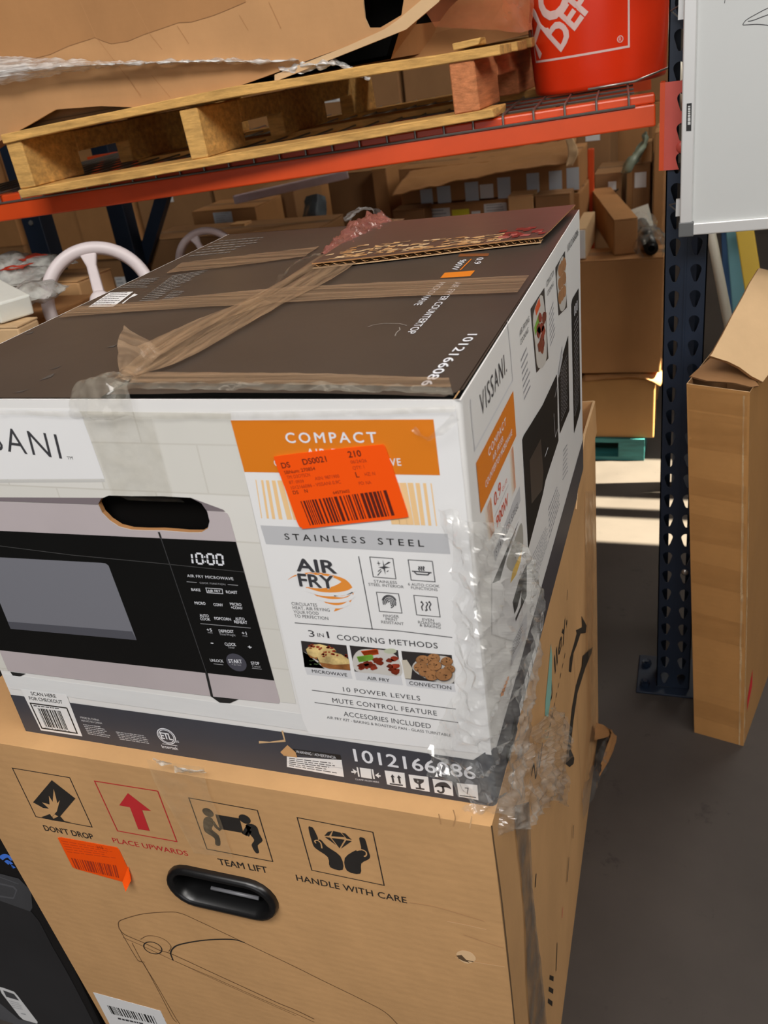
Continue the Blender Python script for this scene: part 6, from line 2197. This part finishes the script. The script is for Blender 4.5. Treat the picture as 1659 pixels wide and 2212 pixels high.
b.sheet([[at(1222, 300, 2.90), at(1228, 330, 2.87), at(1222, 362, 2.86)], [at(1238, 298, 2.88), at(1250, 330, 2.85), at(1236, 358, 2.86)]], 10, 8, M_cardl, 0.008, 20, 2)
o = b.build('torn_cardboard', None, smooth=True, solid=0.003)
tag(o, 'torn pale cardboard end at the right of the draped cover', 'cardboard sheet')
# brown things in front of the lower labelled carton
pxc('small_box', 'small dark red and brown box left of the yellow label', 2.5, (850, 480), (918, 470), (885, 452), None, 0.10, M_card3, tape=False)
pxc('small_box', 'small pinkish tan box right of the yellow label behind the microwave carton', 2.5, (1098, 455), (1152, 440), (1125, 422), None, 0.10, M_card, tape=False)
pxc('small_box', 'small brown open box behind the right back corner of the microwave carton', 2.5, (1156, 445), (1232, 430), (1195, 420), None, 0.10, M_card3, tape=False)
# ---- orange rail of the next rack
rr_ = thing('shelving_rack', 'thin orange upright and rail right of the labelled long carton', 'rack', on(1276, 400, 1, 2.95) * 1.0)
rr_.location.z = 0
xo = on(1276, 390, 1, 2.95).x
zo = on(1276, 322, 1, 2.95).z
b = MB(); b.box((xo - 0.011, 2.95, 0.0), (xo + 0.011, 2.98, zo), M_beam); b.build('post', rr_, bevel=0.003)
b = MB(); b.box((xo - 0.30, 2.955, zo - 0.035), (xo - 0.011, 2.975, zo - 0.012), M_beam); b.build('rail', rr_, bevel=0.003)
# ---- right of the orange upright
smc = pxc('shipping_carton', 'brown carton with a small label and a smile mark right of the orange upright', 3.05, (1284, 420), (1342, 410), (1312, 374), None, 0.3, M_card3, plabels=((1314, 392, 1331, 410, M_lab), (1314, 420, 1332, 442, M_lab2)))
sm = MB()
sm.tube([on(1300 + 36 * t, 414 + 7 * math.sin(PI * t) - 6 * t, 1, 3.047) for t in [i / 10 for i in range(11)]], 0.002, M_black, 6)
sm.build('smile_mark', smc)
pxc('shipping_carton', 'tall dark brown carton with a white label left of the blue post', 3.0, (1365, 420), (1404, 410), (1385, 352), None, 0.3, M_card3, plabels=((1371, 372, 1396, 405, M_lab),))
pxc('tall_carton', 'tall plain brown carton just left of the blue post behind the whiteboard', 2.9, (1411, 420), (1434, 415), (1422, 285), None, 0.3, M_card2)
pxc('shipping_carton', 'brown carton high up beneath the orange rail with a white label', 3.4, (1246, 350), (1318, 340), (1285, 282), None, 0.4, M_card3, plabels=((1265, 290, 1296, 304, M_lab),))
pxc('shipping_carton', 'dim brown carton behind the green plastic bag', 3.83, (1318, 350), (1400, 340), (1360, 276), None, 0.4, M_card2)
b = MB()
b.sheet([[on(1338, 372, 1, 2.95), on(1352, 345, 1, 2.93), on(1378, 312, 1, 2.94), on(1390, 282, 1, 2.95)], [on(1348, 376, 1, 2.90), on(1366, 350, 1, 2.88), on(1390, 316, 1, 2.90), on(1396, 284, 1, 2.92)], [on(1358, 374, 1, 2.96), on(1376, 346, 1, 2.97), on(1398, 318, 1, 2.97), on(1402, 290, 1, 2.98)]], 26, 18, mat('green_grey_plastic', (132, 142, 124), rough=0.2, var=0.35, scale=9), 0.012, 14, 7)
o = b.build('plastic_bag', None, smooth=True)
tag(o, 'greenish grey plastic bag leaning on the tall dark carton', 'bag')
ts = on(1398, 352, 1, 3.02)
carton('small_box', 'small tan box on the tall dark carton near the plastic bag', (ts.x - 0.022, 3.02, ts.z), (ts.x + 0.018, 3.1, ts.z + 0.075), M_card, tape=False)
# ---- centre, behind the black carton top
pxc('shipping_carton', 'small brown carton with a shiny shipping label under the orange rail', 2.55, (417, 475), (552, 455), (480, 452), None, 0.25, M_card2, plabels=((462, 458, 502, 482, M_lab2),))
pxc('small_box', 'small tan box beside the second white wheel', 2.3, (498, 500), (530, 495), (514, 484), None, 0.06, M_card, tape=False)
pxc('shipping_carton', 'dark brown carton with a pale blue label left of the grey plastic bag', 2.83, (530, 470), (640, 450), (590, 415), None, 0.3, M_card3, plabels=((590, 474, 614, 498, M_lab2),))
pxc('shipping_carton', 'big dim brown carton behind the grey plastic bag', 3.23, (600, 450), (690, 430), (660, 398), None, 0.4, M_card2)
pxc('shipping_carton', 'large brown carton left of the draped cardboard cover', 2.8, (716, 450), (815, 430), (765, 372), None, 0.4, M_card3)
pxc('shipping_carton', 'narrow tan carton edge beside the draped cardboard cover', 2.72, (812, 450), (842, 440), (826, 364), None, 0.4, M_card2)
b = MB()
gb = lambda x, y, d=0.0: on(x, y, 1, 2.62 + d)
b.sheet([[Vector((gb(652, 480).x, 2.62, 0.0)), gb(652, 560), gb(652, 480), gb(660, 424)], [Vector((gb(684, 480).x, 2.56, 0.0)), gb(684, 560, -.06), gb(684, 480, -.06), gb(682, 418, -.03)], [Vector((gb(708, 480).x, 2.62, 0.0)), gb(708, 560), gb(708, 480), gb(704, 424)]], 20, 16, mat('blue_grey_plastic', (88, 96, 102), rough=0.25, var=0.3, scale=9), 0.010, 13, 2)
o = b.build('plastic_bag', None, smooth=True)
tag(o, 'dark blue grey plastic bag among the brown cartons', 'bag')
b = MB()
b.bar(at(505, 432, 2.95), at(752, 376, 2.95), 0.02, 0.028, mat('pinkish_white_trim', (206, 188, 192), rough=0.4, var=0.15, scale=12))
o = b.build('trim_strip', None, bevel=0.004)
tag(o, 'long pinkish white strip lying on the cartons under the orange rail', 'strip')
# ---- left: two uprights of the rack behind
def back_upright(label, p, sgn, brace_to):
    t = thing('rack_upright', label, 'rack upright', (p.x, p.y, 0))
    b = MB(); b.box((p.x - 0.035, p.y, 0), (p.x + 0.035, p.y + 0.06, 2.4), M_post); b.build('post', t, bevel=0.003)
    b = MB(); b.box((p.x - 0.05, p.y - 0.02, 0), (p.x + 0.05, p.y + 0.08, 0.008), M_post); b.build('base_plate', t)
    for z in (0.85, 1.5):
        b = MB(); b.bar((p.x + 0.02 * sgn, p.y + 0.07, z), (p.x + brace_to[0], p.y + 0.07 + brace_to[1], z + brace_to[2]), 0.03, 0.045, M_post); b.build('brace', t)
    b = MB(); b.lathe([(0, .006), (.006, .005), (.008, 0)], M_steelb, (p.x, p.y - 0.001, 1.09), 10, Matrix.Rotation(PI / 2, 4, 'X')); b.build('bolt', t)
    return t
p1 = at(92, 560, 2.6)
p2 = at(258, 490, 3.0)
back_upright('blue rack upright at the far left under the orange rail', p1, -1, (-0.36, 0.0, -0.40))
back_upright('blue rack upright behind the large white wheel', p2, 1, (0.30, 0.0, 0.42))
# ---- white wheels
M_wheel = mat('pinkish_white_plastic', (216, 204, 204), rough=0.38)


def wheel(label, c, r, face, spoke0, group=None):
    t = thing('flywheel', label, 'wheel', c)
    q = Vector(face).to_track_quat('Z', 'Y').to_matrix().to_4x4()
    b = MB()
    b.lathe([(r * 0.80, 0.008), (r * 0.84, 0.016), (r * 0.97, 0.016), (r, 0.008), (r, -0.014), (r * 0.96, -0.018), (r * 0.80, -0.014), (r * 0.78, 0.0), (r * 0.80, 0.008)], M_wheel, c, 64, q)
    b.build('rim', t, smooth=True)
    b = MB()
    b.lathe([(0, 0.02), (r * 0.14, 0.02), (r * 0.18, 0.014), (r * 0.18, -0.014), (0, -0.014)], M_wheel, c, 28, q)
    b.build('hub', t, smooth=True)
    for k in range(3):
        an = spoke0 + 2 * PI * k / 3
        d_ = Vector((math.cos(an), math.sin(an), 0))
        n_ = Vector((-math.sin(an), math.cos(an), 0))
        P0, P1 = d_ * r * 0.12, d_ * r * 0.82
        vs = []
        for z in (-0.008, 0.010):
            for p_, w_ in ((P0, r * 0.095), (d_ * r * 0.6, r * 0.085), (P1, r * 0.15)):
                for s_ in (-1, 1):
                    v = p_ + n_ * w_ * s_
                    vs.append(Vector(c) + (q @ Vector((v.x, v.y, z))))
        fs = [(0, 2, 3, 1), (2, 4, 5, 3), (7, 9, 8, 6), (9, 11, 10, 8), (0, 6, 8, 2), (2, 8, 10, 4), (1, 3, 9, 7), (3, 5, 11, 9), (0, 1, 7, 6), (4, 10, 11, 5)]
        b = MB(); b.add(vs, fs, M_wheel); b.build('spoke', t, bevel=0.004)
    return t


wc = at(219, 650, 1.78)
wheel('large white spoked plastic wheel standing behind the left of the black carton top', wc, 0.119, CAM - wc + Vector((-0.25, 0, 0.1)), PI / 2 + 0.02)
wc2 = at(452, 566, 2.15)
wheel('second white plastic wheel, half hidden behind the back left corner of the black carton', wc2, 0.084, CAM - wc2 + Vector((-0.5, 0, 0.1)), PI / 2 + 0.4)
zt1 = wc.z - 0.120
carton('shipping_carton', 'brown carton that carries the large white wheel', (wc.x - 0.12, wc.y - 0.10, 0.0), (wc.x + 0.14, wc.y + 0.12, zt1), M_card2)
carton('shipping_carton', 'brown carton that carries the second white wheel', (wc2.x - 0.14, wc2.y - 0.10, 0.0), (wc2.x + 0.12, wc2.y + 0.14, wc2.z - 0.085), M_card2)
q0, q1 = at(150, 690, 2.05), at(245, 580, 2.05)
carton('small_box', 'tan taped box seen through the spokes of the large white wheel', (at(112, 640, 2.1).x, q0.y, 0.0), (at(248, 600, 2.1).x, q0.y + 0.12, at(180, 582, 2.1).z), M_card, rz=-0.1)
# long carton behind the wheels
carton('long_carton', 'long dark brown carton behind the two white wheels', (at(150, 560, 2.75).x, 2.16, 0.0), (at(640, 500, 2.75).x + 0.02, 2.40, at(420, 545, 2.75).z - 0.0), M_card3)
# ---- bagged parcels at the far left
zl = at(40, 700, 1.75).z
lx = at(40, 660, 1.75)
carton('open_carton', 'low brown carton at the far left holding bagged parcels', (lx.x - 0.34, lx.y - 0.16, 0.0), (lx.x + 0.02, lx.y + 0.22, zl), M_card2, flaps=False, tape=False)
M_poly = film('grey_polybag', (196, 196, 190), 0.75, rough=0.15, scale=12, bump=0.5, lo=0.5)
M_whitebox = mat('white_box_card', (226, 228, 220), rough=0.4, var=0.05, scale=9)
M_redprint = mat('red_print_plastic', (206, 62, 34), rough=0.3, var=0.3, scale=12)


def parcel(label, c, sx, sy, sz, m, rz, seed, amp=0.008, m2=None):
    t = thing('parcel', label, 'parcel', c)
    R = Matrix.Rotation(rz, 4, 'Z')
    b = MB()
    n = 14
    def P(u, v, s_):
        e = (1 - abs(u) ** 4) * (1 - abs(v) ** 4)
        return Vector(c) + R @ Vector((u * sx, v * sy, sz * (1 + s_ * max(e, 0.0)) ))
    for s_ in (-1, 1):
        rows = [[P(u, v, s_) for u in (-1, -.5, 0, .5, 1)] for v in (-1, -.5, 0, .5, 1)]
        b.sheet(rows, 22, 18, m, amp, 18, seed + s_)
    b.build('wrapping', t, smooth=True)
    if m2:
        b = MB()
        b.sheet([[P(-.5, -.45, 1) + Vector((0, 0, .006)), P(.4, -.5, 1) + Vector((0, 0, .006))], [P(-.4, .3, 1) + Vector((0, 0, .006)), P(.5, .35, 1) + Vector((0, 0, .006))]], 8, 8, m2, 0.003, 20, seed)
        b.build('printed_patch', t, smooth=True)
    return t


bx = thing('white_box', 'white box lying tilted at the far left beside the bagged parcels', 'box', at(20, 655, 1.62))
b = MB()
e0, e1 = at(-70, 612, 1.72), at(34, 668, 1.62)
b.bar(e0, e1, 0.07, 0.040, M_whitebox)
b.build('body', bx, bevel=0.004)
parcel('crumpled clear parcel with an orange red print at the far left', at(48, 622, 1.85), 0.07, 0.06, 0.02, M_poly, 0.3, 3, m2=M_redprint)
parcel('grey bagged parcel with red print beside the large white wheel', at(80, 600, 2.0), 0.08, 0.07, 0.022, M_poly, -0.4, 5, m2=M_redprint)
parcel('pale bagged parcel at the very left edge behind the white box', at(8, 604, 2.0), 0.09, 0.07, 0.025, M_poly, 0.8, 8)
parcel('pale bagged parcel in front of the tan taped box', at(75, 655, 1.72), 0.06, 0.05, 0.018, M_poly, 0.2, 11)
carton('small_box', 'small pale box at the left edge below the white box', at(20, 712, 1.60) + Vector((-0.06, 0, -0.05)), at(20, 712, 1.60) + Vector((0.02, 0.06, 0.006)), M_cardl, tape=False)
# ---- cartons far behind, in rows
NB = 0
rnd = random.Random(21)
for row, (yy, hh) in enumerate(((4.3, 1.45), (5.4, 1.9))):
    x = -4.6
    while x < 0.95 - row * 0.3:
        wd = rnd.uniform(0.35, 0.7)
        z = 0.0
        top = hh + rnd.uniform(-0.3, 0.25)
        while z < top:
            h_ = rnd.uniform(0.28, 0.55)
            if x + wd > 0.9: break
            lab = ((0.3, 0.4, 0.5, 0.7, M_lab),) if rnd.random() < 0.4 else ()
            carton('stacked_carton', 'dim brown carton stacked in the rows far behind the rack', (x, yy + rnd.uniform(0, .06), z), (x + wd - 0.02, yy + 0.5, z + h_ - 0.002), BROWNS[1 + rnd.randrange(2)], group='stacked cartons far behind the rack', labels=lab, tape=False)
            z += h_
        x += wd
# ---- right edge, behind the tall carton: ladder rails and a tube
M_lad = mat('yellow_fibreglass', (206, 170, 20), rough=0.45, var=0.06, scale=5)
M_tealp = mat('teal_fibreglass', (96, 150, 160), rough=0.5, var=0.06, scale=5)
M_bluep = mat('blue_fibreglass', (24, 74, 120), rough=0.45)


def ladder(label, px0, px1, dist, m, w, gap, n=6):
    a0, a1 = at(*px0, dist), at(*px1, dist)
    dd = (a1 - a0)
    bot = a0 + dd * ((0.0 - a0.z) / dd.z) if abs(dd.z) > 1e-4 else a0
    top = a0 + dd * ((2.1 - a0.z) / dd.z)
    t = thing('ladder', label, 'ladder', (bot.x, bot.y, 0))
    for k in (0, 1):
        off = Vector((gap * k, 0.02 * k, 0))
        b = MB(); b.bar(bot + off + Vector((0, 0, 0.0)), top + off, w, 0.03, m, up=(0, 1, 0)); b.build('rail', t, bevel=0.003)
    for k in range(1, n):
        p = bot.lerp(top, k / n)
        b = MB(); b.bar(p + Vector((0, 0.015, 0)), p + Vector((gap, 0.035, 0)), 0.05, 0.02, M_alu); b.build('rung', t)
    return t


ladder('yellow ladder leaning behind the whiteboard and the tall torn carton', (1640, 700), (1606, 480), 3.2, M_lad, 0.062, 0.42)
ladder('teal ladder standing behind the yellow ladder', (1606, 720), (1586, 480), 3.45, M_tealp, 0.068, 0.48)
b = MB()
a0, a1 = at(1575, 720, 3.7), at(1566, 480, 3.7)
dd = a1 - a0
b.bar(a0 + dd * (-a0.z / dd.z), a0 + dd * ((2.0 - a0.z) / dd.z), 0.035, 0.03, M_bluep, up=(0, 1, 0))
tag(b.build('blue_pole', None, bevel=0.003), 'dark blue pole standing left of the teal ladder', 'pole')
b = MB()
a0, a1 = at(1572, 690, 2.15), at(1535, 500, 2.15)
dd = a1 - a0
b.tube([a0 + dd * ((0.012 - a0.z) / dd.z), a0 + dd * ((1.9 - a0.z) / dd.z)], 0.012, mat('cream_tube_paint', (226, 220, 200), rough=0.3), 14)
tag(b.build('white_tube', None, smooth=True), 'cream coloured tube leaning beside the blue post under the whiteboard', 'tube')
tag(bpy.data.objects['floor'], kind='structure')
